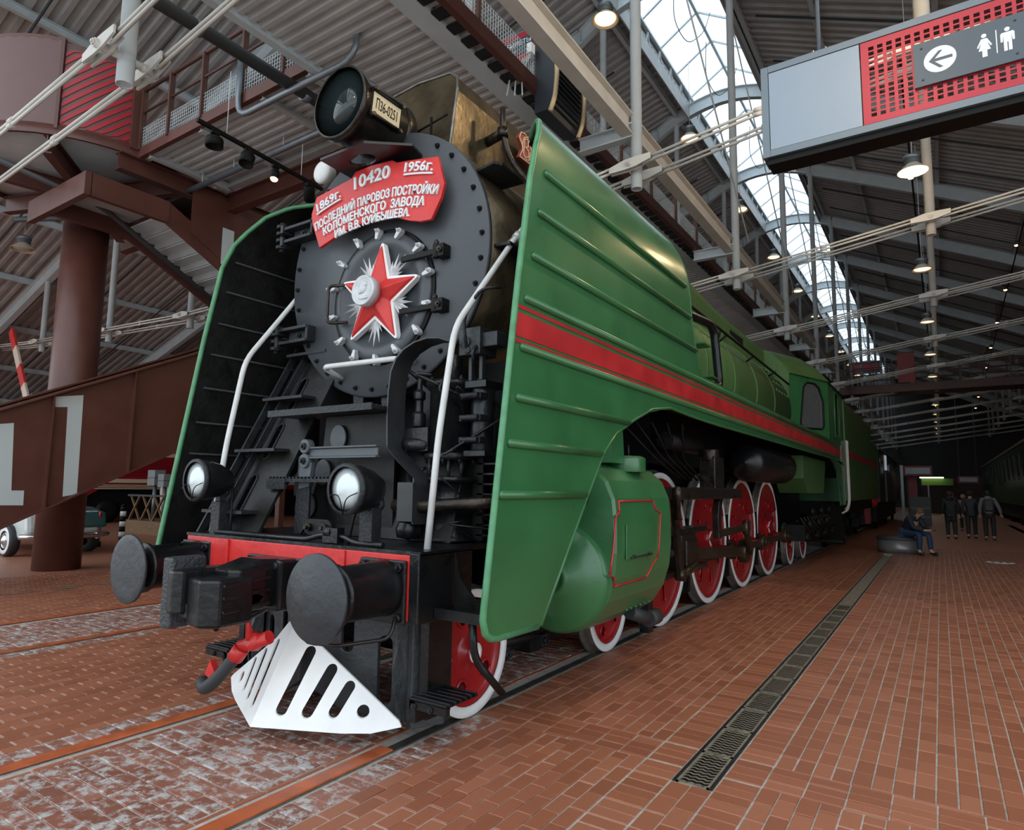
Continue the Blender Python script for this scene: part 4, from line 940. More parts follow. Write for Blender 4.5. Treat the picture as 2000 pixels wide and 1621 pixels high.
# outline in (y, s): s is height along the sheet; above 3.60 the sheet curls inward
CURL = [(0, 3.60), (.008, 3.72), (.022, 3.85), (.06, 4.0), (.14, 4.18), (.26, 4.31), (.40, 4.38), (.56, 4.41)]
CY_ = [.170, .215, .265, .365, .50, .67, .85, 1.05]
arc = [0]
for p, q in zip(CURL, CURL[1:]): arc.append(arc[-1]+math.hypot(q[0]-p[0], q[1]-p[1]))
def xz(s):
    if s <= 3.60: return XD, s
    t = min(s-3.60, arc[-1])
    for i in range(len(arc)-1):
        if t <= arc[i+1]+1e-9:
            k = (t-arc[i])/(arc[i+1]-arc[i]); return XD-(CURL[i][0]+(CURL[i+1][0]-CURL[i][0])*k), CURL[i][1]+(CURL[i+1][1]-CURL[i][1])*k
    return XD-CURL[-1][0], CURL[-1][1]
STOP = 3.60+arc[-1]
def yfront(s):
    if s <= 3.60: return -.401+.153*s+.02*max(0, (s-2.9)/.7)
    t = min(s-3.60, arc[-1])
    for i in range(len(arc)-1):
        if t <= arc[i+1]+1e-9: return CY_[i]+(CY_[i+1]-CY_[i])*(t-arc[i])/(arc[i+1]-arc[i])
    return CY_[-1]
def yrear(s):
    P = [(.805, .331), (1.596, .969), (1.897, 1.22), (2.06, 1.45), (2.2, 1.803), (2.33, 2.2), (2.39, 2.657)]
    if s < 2.39:
        for (a, p), (c, q) in zip(P, P[1:]):
            if s <= c: return p+(q-p)*(s-a)/(c-a)
    if s < 2.84: return 4.2
    Q = [(2.84, 3.62), (3.1, 3.45), (3.4, 3.33), (3.7, 3.28), (4.0, 3.24), (4.2, 3.15), (4.33, 3.0), (4.45, 2.8), (STOP, 2.55)]
    for (a, p), (c, q) in zip(Q, Q[1:]):
        if s <= c: return p+(q-p)*(s-a)/(c-a)
    return 2.6
def sheet(lo, hi, ns, ny, dx, bot=True):
    b = MB(); rows = [lo+(hi-lo)*i/ns for i in range(ns+1)]
    for s in rows:
        x, z = xz(s); y0, y1 = yfront(s), yrear(s)
        for j in range(ny+1): b.v.append(Vector((x-dx, y0+(y1-y0)*j/ny, z)))
    for i in range(ns):
        for j in range(ny):
            k = i*(ny+1)+j; b.f.append((k, k+1, k+ny+2, k+ny+1)); b.sm.append(rows[i] > 3.45)
    return b
def deflector():
    D = bpy.data.objects.new('smoke_deflector', None); C.objects.link(D); D.parent = LO; OFF[D.name] = OFF[LO.name]
    b = sheet(.905, 2.389, 14, 6, 0); c = sheet(2.841, STOP, 22, 6, 0)
    # foot of the sheet with rounded front corner
    F = [(yfront(.905), .905), (-.235, .855), (-.195, .825), (-.14, .812), (.331, .805), (yrear(.905), .905)]
    n = len(b.v); b.add([(XD, y, z) for y, z in F], [(0, 1, 2, 3, 4, 5)], False); b.v += c.v; b.f += [tuple(i+n+6 for i in q) for q in c.f]; b.sm += c.sm
    # band strip 2.39 - 2.84 reaching back to the cab
    n = len(b.v); Z = [2.389, 2.50, 2.615, 2.73, 2.841]; YS = [None, .8, 1.6, 2.4, 3.2, 4.15, 6, 8, 10, 12, 14.0]
    for z in Z:
        b.v += [Vector((XD, yfront(z) if y is None else y, z)) for y in YS]
    for i in range(4):
        for j in range(len(YS)-1): k = n+i*len(YS)+j; b.f.append((k, k+1, k+len(YS)+1, k+len(YS))); b.sm.append(False)
    b.prism([(2.657, 2.392), (4.147, 2.365), (14.0, 2.40), (14., 2.392)], 'yz', XD-.004, XD)
    V = [Vector(v) for v in b.v]; inner = MB(); inner.v = [v-Vector((.022, 0, .012 if v.z > 3.7 else 0)) for v in V]; inner.f = list(b.f); inner.sm = list(b.sm)
    b.build('outer_sheet', 'green', D); inner.build('inner_sheet', 'soot', D)
    E = [(XD-.01, yfront(s), s) for s in [.93+.2*i for i in range(14)]]+[(xz(3.6+.05*i)[0]-.01, yfront(3.6+.05*i), xz(3.6+.05*i)[1]) for i in range(int((STOP-3.6)/.05)+1)]
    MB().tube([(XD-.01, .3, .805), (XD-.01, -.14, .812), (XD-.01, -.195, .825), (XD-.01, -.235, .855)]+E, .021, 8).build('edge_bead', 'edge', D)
    R = []
    for s in [.805, 1.2, 1.596, 1.75, 1.897, 2.0, 2.06, 2.14, 2.2, 2.27, 2.33, 2.38]: R.append((XD-.005, yrear(s), s))
    MB().tube(R+[(XD-.005, 2.657, 2.39), (XD-.005, 3.4, 2.37), (XD-.005, 4.147, 2.365), (XD-.005, 9, 2.385), (XD-.005, 14, 2.40)], .013, 6).build('skirt_bead', 'green', D)
    MB().tube([(xz(s)[0]-.005, yrear(s), xz(s)[1]) for s in [2.85+.08*i for i in range(int((STOP-2.85)/.08)+1)]], .012, 6).build('rear_bead', 'green', D)
    for z, y0, y1 in ((3.69, .34, 3.12), (3.39, .25, 3.24), (3.08, .18, 3.42), (2.785, .10, 13.9), (2.475, .06, 13.9), (2.165, .02, 1.66), (1.89, -.06, 1.15), (1.593, -.14, .90)):
        x = xz(z)[0]; MB().tube([(x+.002, y0-.012, z), (x+.006, y0, z), (x+.006, y1, z), (x+.002, y1+.012, z)], [.004, .026, .026, .004], 10).build('pressed_rib', 'green', D)
    for z, y1 in ((3.69, 3.1), (3.39, 3.2), (3.08, 3.4), (2.785, 3.6), (2.475, 3.), (2.165, 1.66), (1.89, 1.15), (1.593, .9)): MB().tube([(xz(z)[0]-.026, yfront(z)+.08, z), (xz(z)[0]-.026, y1, z)], .012, 6).build('inner_crease', 'dull', D)
    MB().box(XD+.001, XD+.004, yfront(2.6)+.012, 14.0, 2.535, 2.685).build('red_stripe', 'stripe', D)
    for z in (2.722, 2.508): MB().box(XD+.001, XD+.004, yfront(z)+.012, 14.0, z-.012, z+.012).build('red_line', 'stripe', D)
    for y in (1.62,): MB().bar((XD+.0005, y-.22, 1.0), (XD+.0005, y+.1, 3.55), .004, .012, (1, 0, 0)).build('seam', 'green', D) if 0 else None
    return D
D0 = deflector()
D1 = copytree(D0, LO); D1.scale = (-1, 1, 1)
# running board between skirt and boiler
for s in (1, -1): MB().box(min(s*.95, s*1.67), max(s*.95, s*1.67), 3.5, 12.6, 2.80, 2.84).build('running_board', 'green2', LO)
# ---- front beam, deck, buffers
BY = -.28
bm0 = MB().box(-1.16, 1.16, BY, BY+.06, .86, 1.235).build('buffer_beam', 'red', LO, bevel=.006)
b = MB(); b.box(-.86, -.60, BY-.02, BY, .9, 1.233).build('beam_patch', 'red', bm0, bevel=.004); MB().box(.30, .62, BY-.012, BY, .9, 1.233).build('beam_patch', 'red', bm0, bevel=.004)
MB().box(1.16, 1.235, BY-.01, BY+.5, .85, 1.25).build('beam_end', 'black', LO, bevel=.008); MB().box(-1.18, -1.16, BY+.03, BY+.5, .85, 1.25).build('beam_end', 'black', LO)
MB().box(-1.18, 1.235, BY+.004, .75, 1.236, 1.258).build('front_deck', 'black', LO)
MB().box(-1.16, 1.16, BY+.06, .45, .84, .90).build('beam_flange', 'black', LO)
def buffer(x, flat):
    B = bpy.data.objects.new('buffer', None); C.objects.link(B); B.parent = LO; OFF[B.name] = OFF[LO.name]; z = 1.04
    MB().box(x-.20, x+.17, BY-.028, BY, z-.20, z+.165).build('base_plate', 'black', B, bevel=.01)
    k = MB()
    for dx in (-.16, .13):
        for dz in (-.16, .125): k.bolt((x+dx, BY-.028, z+dz), (0, -1, 0), .026, .025)
    k.build('base_bolts', 'black', B)
    MB().lathe([(.165, 0), (.158, .03), (.152, .36), (.172, .37), (.172, .395), (.12, .40)], (x, BY-.028, z), (0, -1, 0), 32).build('casing', 'black', B)
    MB().lathe([(.115, 0), (.115, .06), (.12, .075)], (x, BY-.42, z), (0, -1, 0), 28).build('plunger', 'black', B)
    R = .235; c = .0 if flat else .03
    MB().lathe([(.10, .0), (R*.9, .022), (R, .030), (R, .045), (R*.985, .0465), (R*.8, .048+c*.3), (R*.5, .050+c*.7), (.06, .051+c), (0, .051+c)], (x, BY-.478, z), (0, -1, 0), 48).build('head', 'bufgrey', B)
    MB().tube([(x-.26, BY-.30, z-.26), (x-.22, BY-.40, z-.27), (x+.0, BY-.36, z-.27), (x+.14, BY-.10, z-.26), (x+.14, BY-.06, z-.15)], .011, 6, bend=.05).build('grab_hook', 'black', B) if x > 0 else None
buffer(.975, False); buffer(-.975, True)
# ---- automatic coupler
cp = bpy.data.objects.new('coupler', None); C.objects.link(cp); cp.parent = LO; OFF[cp.name] = OFF[LO.name]
zc = .985
MB().prism([(-.20, -.95), (-.235, -.90), (-.235, -.72), (-.17, -.52), (-.10, -.36), (-.09, -.28), (.10, -.28), (.12, -.42), (.16, -.52), (.16, -.70), (.10, -.74), (.02, -.72), (-.03, -.66), (-.06, -.72), (-.06, -.93), (-.10, -.97)], 'xy', zc-.13, zc+.13).build('coupler_head', 'black', cp, bevel=.018)
MB().prism([(-.235, -.96), (-.255, -.90), (-.245, -.74), (-.16, -.72), (-.14, -.95)], 'xy', zc-.22, zc+.20).build('guard_arm', 'coupgrey', cp, bevel=.015)
MB().prism([(-.06, -.90), (-.10, -.70), (.20, -.62), (.21, -.86), (.12, -.93)], 'xy', zc-.19, zc+.09).build('knuckle', 'black', cp, bevel=.02)
for z in (-.10, -.02, .05): MB().bar((.20, -.84, zc+z), (.14, -.48, zc+z+.01), .05, .022).build('casting_rib', 'black', cp, bevel=.006)
MB().prism([(-.90, .83), (-.62, .83), (-.50, .94), (-.60, .98), (-.90, .92)], 'yz', -.14, .16).build('lower_lip', 'coupgrey', cp, bevel=.012)
MB().prism([(-.74, 1.10), (-.52, 1.16), (-.36, 1.15), (-.36, 1.0), (-.7, 1.0)], 'yz', -.12, .12).build('coupler_hump', 'black', cp, bevel=.02)
MB().box(-.17, .17, -.42, -.28, .82, 1.15).build('draft_housing', 'black', cp, bevel=.02)
b = MB()
for x in (-.12, -.04, .04, .12): b.cyl((x, -.44, 1.11), (x, -.38, 1.11), .025, n=10)
for x in (-.30, .30): b.bolt((x, -.30, 1.10), (0, -1, 0), .035, .05).bolt((x, -.30, 1.0), (0, -1, 0), .035, .05)
b.build('housing_bolts', 'dull', cp)
MB().box(-.36, .36, -.30, -.27, .90, 1.15).build('striker_plate', 'black', cp, bevel=.01)
MB().tube([(-1.14, -.35, .80), (-1.145, -.35, .66), (-1.15, -.35, .54)], .022, 8).build('release_lever', 'red', LO)
MB().tube([(-1.13, -.26, .95), (-1.14, -.33, .86), (-1.14, -.35, .79)], .024, 8).build('lever_socket', 'black', LO)
# brake hose with red cock
hs = MB().tube([(.02, -.34, .86), (-.05, -.42, .80), (-.15, -.46, .74)], .03, 10).build('brake_pipe', 'black', LO)
MB().tube([(.21, -.50, .69), (.10, -.53, .645), (-.01, -.55, .61)], .042, 12).lathe([(.03, -.05), (.058, -.03), (.058, .03), (.03, .05)], (.10, -.53, .655), (0, -1, .2), 14).tube([(.10, -.56, .67), (.085, -.57, .77), (.08, -.57, .84)], [.03, .016, .014], 8).build('air_cock', 'red', LO)
MB().tube([(.01, -.55, .61), (-.04, -.565, .54)], .052, 12).build('cock_collar', 'red', LO)
MB().tube([(-.03, -.56, .56), (-.09, -.59, .47), (-.17, -.62, .38), (-.25, -.63, .33), (-.32, -.60, .36)], .042, 12, bend=.05).build('brake_hose', 'rubber', LO)
MB().prism([(-.30, .41), (-.24, .38), (-.20, .44), (-.25, .50)], 'xz', -.60, -.56).build('hose_clip', 'red', LO)
# ---- white pilot with slots, grey frame behind
A = Vector((0, -.455, .10))
def pilot(s):
    B = Vector((s*.85, -.06, .10)); T = Vector((0, -.12, .745)); u = (B-A).normalized(); nn = (B-A).cross(T-A).normalized(); w = nn.cross(u)
    if w.z < 0: w = -w
    nrm = Vector((s*-.5, .8, .3)).normalized(); f3 = lambda a, c, t: A+u*a+w*c+nrm*t
    out = [(0, 0), (.3, .0), (.60, .0), (.80, .012), (.99, .06), (.97, .09), (.367, .503), (.28, .62), (.19, .71), (.141, .713)]
    hol = []
    for (p, q, wd) in (((.292, .483), (.18, .099), .076), ((.468, .378), (.356, .095), .076), ((.613, .283), (.532, .105), .072)):
        d = Vector((q[0]-p[0], q[1]-p[1])); hol.append(slot((p[0]+q[0])/2, (p[1]+q[1])/2, d.length-.02, wd, math.atan2(d.y, d.x)))
    hol.append(ring(.727, .132, .042, 14))
    return MB().plate(out, hol, f3, .014)
p1 = pilot(1); p2_ = pilot(-1); n = len(p1.v); p1.v += p2_.v; p1.f += [tuple(i+n for i in q) for q in p2_.f]; p1.sm += p2_.sm
p1.build('pilot', 'pilot', LO, bevel=.003)
def fr_plate(x0, x1, y, hol, s=1):
    return MB().plate([(x0, .10), (x1, .10), (x1, .86), (x0*.6, .86)], hol, lambda u, v, t: (s*u, y+t, v), .03)
for s in (1, -1):
    MB().plate([(.0, .30), (.30, .14), (.80, .10), (.84, .86), (.0, .86)], [slot(.33, .64, .16, .09, PI/2), slot(.60, .42, .34, .10, PI/2)], lambda u, v, t: (s*u, .02+.16*(u/.8)-.10*(1-u/.8)+t, v), .03).build('pilot_frame', 'pfgrey', LO, bevel=.006)
    MB().prism([(s*.80, .12), (s*.95, .30), (s*.97, .30), (s*.86, .10)], 'xy', .10, .86).build('pilot_wing', 'pfgrey', LO, bevel=.006)
    MB().add([(s*.70, .14, .86), (s*.78, .14, .86), (s*.80, .10, .12), (s*.76, .02, .45)], [(0, 1, 2, 3)]).prism([(s*.72, .13), (s*.76, .06), (s*.80, .13)], 'xy', .14, .86).build('pilot_rib', 'pfgrey', LO)
    MB().box(min(s*.92, s*.99), max(s*.92, s*.99), .10, .34, .18, .95).build('rail_guard', 'black', LO, bevel=.005)
    # lower step
    t = MB(); t.box(min(s*.95, s*1.24), max(s*.95, s*1.24), -.02, .02, .28, .345); t.box(min(s*.95, s*1.24), max(s*.95, s*1.24), -.02, .30, .325, .335)
    for k in range(6): t.box(min(s*.96, s*1.25), max(s*.96, s*1.25), .0+k*.052, .02+k*.052, .335, .355)
    t.box(min(s*.93, s*1.0), max(s*.93, s*1.0), -.02, .30, .20, .33); t = t.build('step', 'black', LO, bevel=.003)
    MB().bolt((s*1.12, -.02, .30), (0, -1, 0), .02, .012).bolt((s*.99, -.02, .30), (0, -1, 0), .02, .012).build('step_bolts', 'dull', t)
    # upper step bracket under the deflector
    MB().box(min(s*1.24, s*1.66), max(s*1.24, s*1.66), -.14, .12, .885, .905).box(min(s*1.24, s*1.66), max(s*1.24, s*1.66), -.15, -.13, .87, .93).build('step', 'black', LO)
    MB().prism([(s*1.25, .90), (s*1.25, 1.24), (s*1.30, 1.08), (s*1.42, .96), (s*1.62, .92), (s*1.62, .90)] if s > 0 else [(-1.25, .90), (-1.62, .90), (-1.62, .92), (-1.42, .96), (-1.30, 1.08), (-1.25, 1.24)], 'xz', .02, .035).build('step_gusset', 'soot', LO)
    MB().tube([(s*1.38, .03, .90), (s*1.38, .06, .62), (s*1.48, .22, .40)], .024, 10, bend=.08).build('drain_pipe', 'black', LO)
# handrails
for s in (1, -1):
    MB().tube([(s*1.13, -.10, 1.25), (s*1.13, -.02, 1.95), (s*1.135, .11, 2.68), (s*1.19, .72, 3.47), (s*1.24, 1.05, 3.86)], .022, 12, bend=.12).build('handrail', 'rail', LO)
    MB().lathe([(.035, -.03), (.035, .03)], (s*1.195, .75, 3.50), (s*.05, .33, .39), 10).tube([(s*1.19, .75, 3.5), (s*1.07, .80, 3.48)], .02, 8).build('rail_stanchion', 'silver', LO)
# front lamps on posts
for s in (1, -1):
    x, y, z = (.745 if s > 0 else -.87), -.42, (1.612 if s > 0 else 1.66)
    lp = MB().lathe([(.146, .0), (.150, .02), (.150, .09), (.142, .12), (.125, .18), (.085, .26), (.045, .30), (0, .31)], (x, y, z), (0, 1, 0), 32, caps=False).build('front_lamp', 'black', LO)
    MB().lathe([(.135, -.008), (.157, -.006), (.160, .012), (.152, .03), (.135, .01)], (x, y, z), (0, 1, 0), 32, caps=False).build('lamp_rim', 'dull', lp)
    MB().lathe([(0, -.004), (.07, .0), (.138, .012)], (x, y, z), (0, 1, 0), 28).build('lamp_glass', 'glass', lp)
    MB().tube([(x-.12, y-.012, z-.04), (x-.02, y-.03, z-.03), (x+.01, y-.02, z-.15)], .0035, 5, bend=.06).tube([(x+.12, y-.012, z-.02), (x+.04, y-.03, z-.05), (x+.01, y-.02, z-.15)], .0035, 5, bend=.06).build('lamp_wire', 'inkb', lp)
    MB().tube([(x, y+.28, z), (x, y+.30, z-.10), (x, y+.22, z-.2)], .03, 8).box(x-.055, x+.055, -.245, -.16, 1.25, 1.50).box(x-.03, x+.03, -.23, -.18, 1.5, 1.62).build('lamp_post', 'dull', lp, bevel=.004)
    MB().tube([(x+.02, y+.30, z+.03), (x+s*-.14, y+.22, 1.5), (x+s*-.17, y+.2, 1.26)], .009, 6, bend=.1).build('lamp_cable', 'inkb', lp)
# labels and pipe on the deck
MB().tube([(-.85, -.24, 1.275), (.2, -.24, 1.275), (.32, -.22, 1.31), (.52, -.22, 1.31), (.66, -.24, 1.275), (.9, -.24, 1.275)], .018, 8, bend=.05).build('deck_pipe', 'black', LO)
MB().box(.36, .50, -.25, -.19, 1.265, 1.36).lathe([(.04, -.03), (.04, .03)], (.40, -.22, 1.33), (1, 0, 0), 10).build('deck_valve', 'black', LO)
for x in (-.62, -.50): MB().box(x-.05, x+.05, -.10, -.06, 1.263, 1.268).build('paper_tag', 'tagpink', LO)
# ---- inside: stair flanks, treads, centre web, step grating
def sl(t): return (-.17+.79*t, 1.27+1.52*t)      # line of the steep front stairs (y,z), t 0..1
for s in (-1,):
    for x in (1.16, .98):
        a, c = sl(-.02), sl(1.05); MB().bar((s*x, a[0], a[1]), (s*x, c[0], c[1]), .02 if x > 1.1 else .012, .055, (0, 1, 0)).build('stair_stringer', 'dull', LO)
    d = Vector((0, .79, 1.52)).normalized(); nrm = Vector((0, 1.52, -.79)).normalized()
    f3 = lambda u, v, t: Vector((s*u, sl(0)[0], sl(0)[1]))+d*v+nrm*(t+.05)
    hol = [slot(.90, .34, .28, .085, PI/2), slot(.90, .84, .26, .085, PI/2), slot(.90, 1.32, .26, .085, PI/2)]
    MB().plate([(.50, 0), (1.15, 0), (1.15, 1.68), (.50, 1.68)], hol, f3, .012).build('flank_plate', 'stairk', LO)
    for h in hol: MB().tube([f3(p[0], p[1], -.004) for p in h+h[:1]], .009, 5).build('slot_rim', 'dull', LO)
    for v in (.0,): MB().add([f3(.50, .02, -.012), f3(.73, .02, -.012), f3(.73, 1.64, -.012), f3(.50, 1.64, -.012), f3(.50, .02, 0), f3(.73, .02, 0), f3(.73, 1.64, 0), f3(.50, 1.64, 0)], [(0, 1, 2, 3), (0, 1, 5, 4), (1, 2, 6, 5), (3, 0, 4, 7), (2, 3, 7, 6)]).build('cover_strip', 'stairk', LO)
    for t in (.10, .42, .72, 1.0):
        y, z = sl(t); MB().box(min(s*.62, s*1.14), max(s*.62, s*1.14), y-.10, y+.06, z-.012, z+.012).build('stair_tread', 'dull', LO)
ct = MB().box(-.70, .46, .06, .40, 2.175, 2.20).build('front_step', 'dull', LO)
b = MB(); b.box(-.70, .46, .045, .06, 2.165, 2.215)
for k in range(9): b.box(-.68, .44, .085+k*.035, .095+k*.035, 2.185, 2.21)
b.build('step_grid', 'dull', ct)
wb = MB().plate([(-.55, 1.27), (.45, 1.27), (.45, 2.17), (-.30, 2.17), (-.34, 1.75)], [], lambda u, v, t: (u, .30+t, v), .02).build('centre_web', 'stairk', LO)
for x, z in ((-.13, 2.00), (-.29, 1.735), (-.45, 1.475)): MB().plate(ring(x, z, .085, 20, .10), [], lambda u, v, t: (u, .285-t, v), .012).build('hole_cover', 'holep', wb)
MB().plate([(-.30, 1.27), (-.22, 1.35), (-.22, 1.72), (-.36, 1.85), (-.38, 1.27)], [], lambda u, v, t: (.0+u, .10+t, v), .02).build('web_bracket', 'dull', LO)
hb = MB().box(-.24, .48, .08, .13, 1.83, 1.845).box(-.24, .48, .08, .13, 1.905, 1.92).box(-.24, .48, .10, .12, 1.845, 1.905).cyl((-.27, .07, 1.925), (-.27, .13, 1.925), .055, n=16).cyl((-.27, .07, 1.815), (-.27, .13, 1.815), .055, n=16).prism([(-.34, 1.60), (-.22, 1.62), (-.20, 1.80), (-.30, 1.83), (-.34, 1.75)], 'xz', .09, .13).build('lever_bar', 'holep', LO, bevel=.005)
MB().bolt((-.27, .07, 1.925), (0, -1, 0), .028, .02).bolt((-.27, .07, 1.815), (0, -1, 0), .028, .02).build('lever_bolts', 'dull', hb)
lg = MB().box(-.62, .30, .02, .24, 1.655, 1.68).build('lower_step', 'dull', LO); b = MB()
for k in range(22): b.box(-.61+k*.041, -.595+k*.041, .02, .24, 1.68, 1.695)
b.box(-.62, -.40, .01, .03, 1.60, 1.68).build('step_teeth', 'dull', lg)
MB().prism(slot(-.02, 1.33, .18, .12, 0), 'xz', .02, .06).build('pivot_block', 'stairk', LO, bevel=.006)
MB().bolt((-.10, .02, 1.33), (0, -1, 0), .03, .03).bolt((.07, .02, 1.33), (0, -1, 0), .03, .03).build('pivot_bolts', 'oily', LO)
MB().add([(-.3, .28, 1.262), (1.0, .28, 1.262), (1.0, .45, 1.9), (-.3, .45, 1.9)], [(0, 1, 2, 3)]).box(.5, 1.1, .5, .53, 1.27, 2.4).build('back_plate', 'stairk', LO)
MB().box(-1.1, 1.1, .9, .95, .9, 2.6).build('inner_bulkhead', 'inkb', LO)
# saddle foot under the smokebox
MB().prism([(-.28, 2.20), (-.20, 2.20), (-.18, 2.36), (.02, 2.36), (.04, 2.20), (.12, 2.20), (.16, 2.52), (-.32, 2.52)], 'xz', .57, .70).build('saddle', 'dull', LO)
# big curved duct plate from the smokebox down to the deck
b = MB(); PTH = [(1.05, 2.60), (.95, 2.635), (.85, 2.645), (.74, 2.63), (.64, 2.59), (.57, 2.53), (.525, 2.44), (.508, 2.30), (.505, 2.10), (.515, 1.90), (.64, 1.79), (.79, 1.685), (.80, 1.62), (.80, 1.38)]
FY = [.16]*10+[.15, .14, .13, .13]
V = []
for (x, z), yf in zip(PTH, FY): V += [(x, yf, z), (x+.005, yf+.17, z)]
b.add(V, [(2*i, 2*i+2, 2*i+3, 2*i+1) for i in range(len(PTH)-1)], True)
V = []
for (x, z), yf in zip(PTH, FY): V += [(x-.012, yf, z+.008), (x-.012, yf+.17, z+.008)]
b.add(V, [(2*i, 2*i+2, 2*i+3, 2*i+1) for i in range(len(PTH)-1)], True)
V = []
for (x, z), yf in zip(PTH, FY): V += [(x, yf, z), (x-.012, yf, z+.008)]
b.add(V, [(2*i, 2*i+2, 2*i+3, 2*i+1) for i in range(len(PTH)-1)], False)
b.box(.66, .80, .12, .15, 1.40, 1.66)
b.build('duct_plate', 'duct', LO)
# air compressor between duct and right deflector
ac = bpy.data.objects.new('air_compressor', None); C.objects.link(ac); ac.parent = LO; OFF[ac.name] = OFF[LO.name]
ax_, ay = .86, .46
MB().lathe([(.17, 1.87), (.17, 2.33), (.20, 2.34), (.20, 2.38), (.06, 2.38), (.06, 2.56), (.05, 2.58), (0, 2.58)], (ax_, ay, 0), (0, 0, 1), 28).build('steam_cylinder', 'pumpk', ac)
MB().lathe([(.20, 1.82), (.20, 1.865), (.17, 1.87)], (ax_, ay, 0), (0, 0, 1), 28).lathe([(.21, 1.27), (.16, 1.29), (.16, 1.45), (.19, 1.46), (.19, 1.49), (.155, 1.50), (.155, 1.66), (.2, 1.67), (.2, 1.70), (.05, 1.71), (.05, 1.83)], (ax_, ay, 0), (0, 0, 1), 28).build('air_cylinder', 'pumpk', ac)
b = MB()
for i in range(10):
    a = 2*PI*i/10; b.bolt((ax_+.185*math.cos(a), ay+.185*math.sin(a), 2.38), (0, 0, 1), .015, .015); b.bolt((ax_+.185*math.cos(a), ay+.185*math.sin(a), 1.82), (0, 0, -1), .015, .015)
for i in range(6): a = PI+PI*i/6; b.cyl((ax_+.17*math.cos(a), ay+.17*math.sin(a), 1.70), (ax_+.17*math.cos(a), ay+.17*math.sin(a), 1.83), .014, n=6)
b.build('cylinder_bolts', 'dull', ac)
for z in (1.95, 2.10, 2.25): MB().box(1.02, 1.20, .32, .5, z-.022, z+.022).cyl((1.05, .31, z), (1.19, .31, z), .022, n=8).build('valve_strap', 'dull', ac, bevel=.004)
MB().box(1.04, 1.22, .35, .55, 1.84, 1.88).box(1.04, 1.22, .35, .55, 2.31, 2.36).lathe([(.085, 1.88), (.085, 2.31)], (1.13, .45, 0), (0, 0, 1), 18).build('valve_chest', 'pumpk', ac, bevel=.004)
MB().box(1.02, 1.20, .30, .50, 2.53, 2.72).box(1.20, 1.32, .33, .45, 2.58, 2.68).box(1.06, 1.09, .36, .40, 2.36, 2.53).box(1.15, 1.18, .36, .40, 2.36, 2.53).build('governor', 'pumpg', ac, bevel=.006)
MB().cyl((1.08, .30, 2.62), (1.08, .29, 2.62), .04, n=16).tube([(1.12, .26, 2.56), (1.10, .24, 2.78), (1.20, .3, 2.98), (1.3, .4, 3.0)], .011, 8, bend=.08).lathe([(.02, -.01), (.028, 0), (.02, .01)], (1.13, .26, 2.55), (0, 1, 0), 10).build('governor_pipe', 'dull', ac)
MB().lathe([(.0, 0), (.05, .01), (.05, .10), (.03, .12), (.03, .2), (.045, .21), (.045, .26), (.02, .28), (.02, .36), (0, .37)], (.63, .35, 2.05), (0, 0, 1), 14).box(.54, .76, .30, .42, 1.88, 2.05).build('lubricator', 'pumpk', ac, bevel=.004)
MB().tube([(.50, .36, 1.95), (.60, .30, 1.93), (.74, .34, 1.92)], .05, 10).tube([(.62, .30, 1.72), (.66, .27, 1.6), (.66, .27, 1.28)], [.04, .05, .05], 10).lathe([(.0, 0), (.08, .02), (.09, .08), (.05, .16), (.03, .18)], (.70, .20, 1.27), (0, 0, 1), 14).build('oil_pot', 'pumpk', ac)
MB().tube([(.55, .22, 1.50), (.80, .20, 1.50), (1.6, .55, 1.56)], .045, 10).build('air_pipe', 'oily', ac)
b = MB()
random.seed(5)
for k in range(16):
    x, y, z = random.uniform(.55, 1.25), random.uniform(.22, .5), random.uniform(1.35, 2.5)
    b.tube([(x, y, z), (x+random.uniform(-.15, .15), y-.05, z+random.uniform(-.15, .2)), (x+random.uniform(-.1, .4), y+.2, z+random.uniform(-.3, .3))], random.choice((.007, .010, .014)), 6, bend=.07)
for k in range(9): z = 1.30+.07*k; b.box(1.05, 1.5, .5, .8, z, z+.012)
b.build('small_pipes', 'pumpk', ac, kind='stuff')
M['rodbr'] = mat('rod_steel', (.080, .058, .040), .32, .75, bump=.25, bscale=20, var=.45, vscale=7)
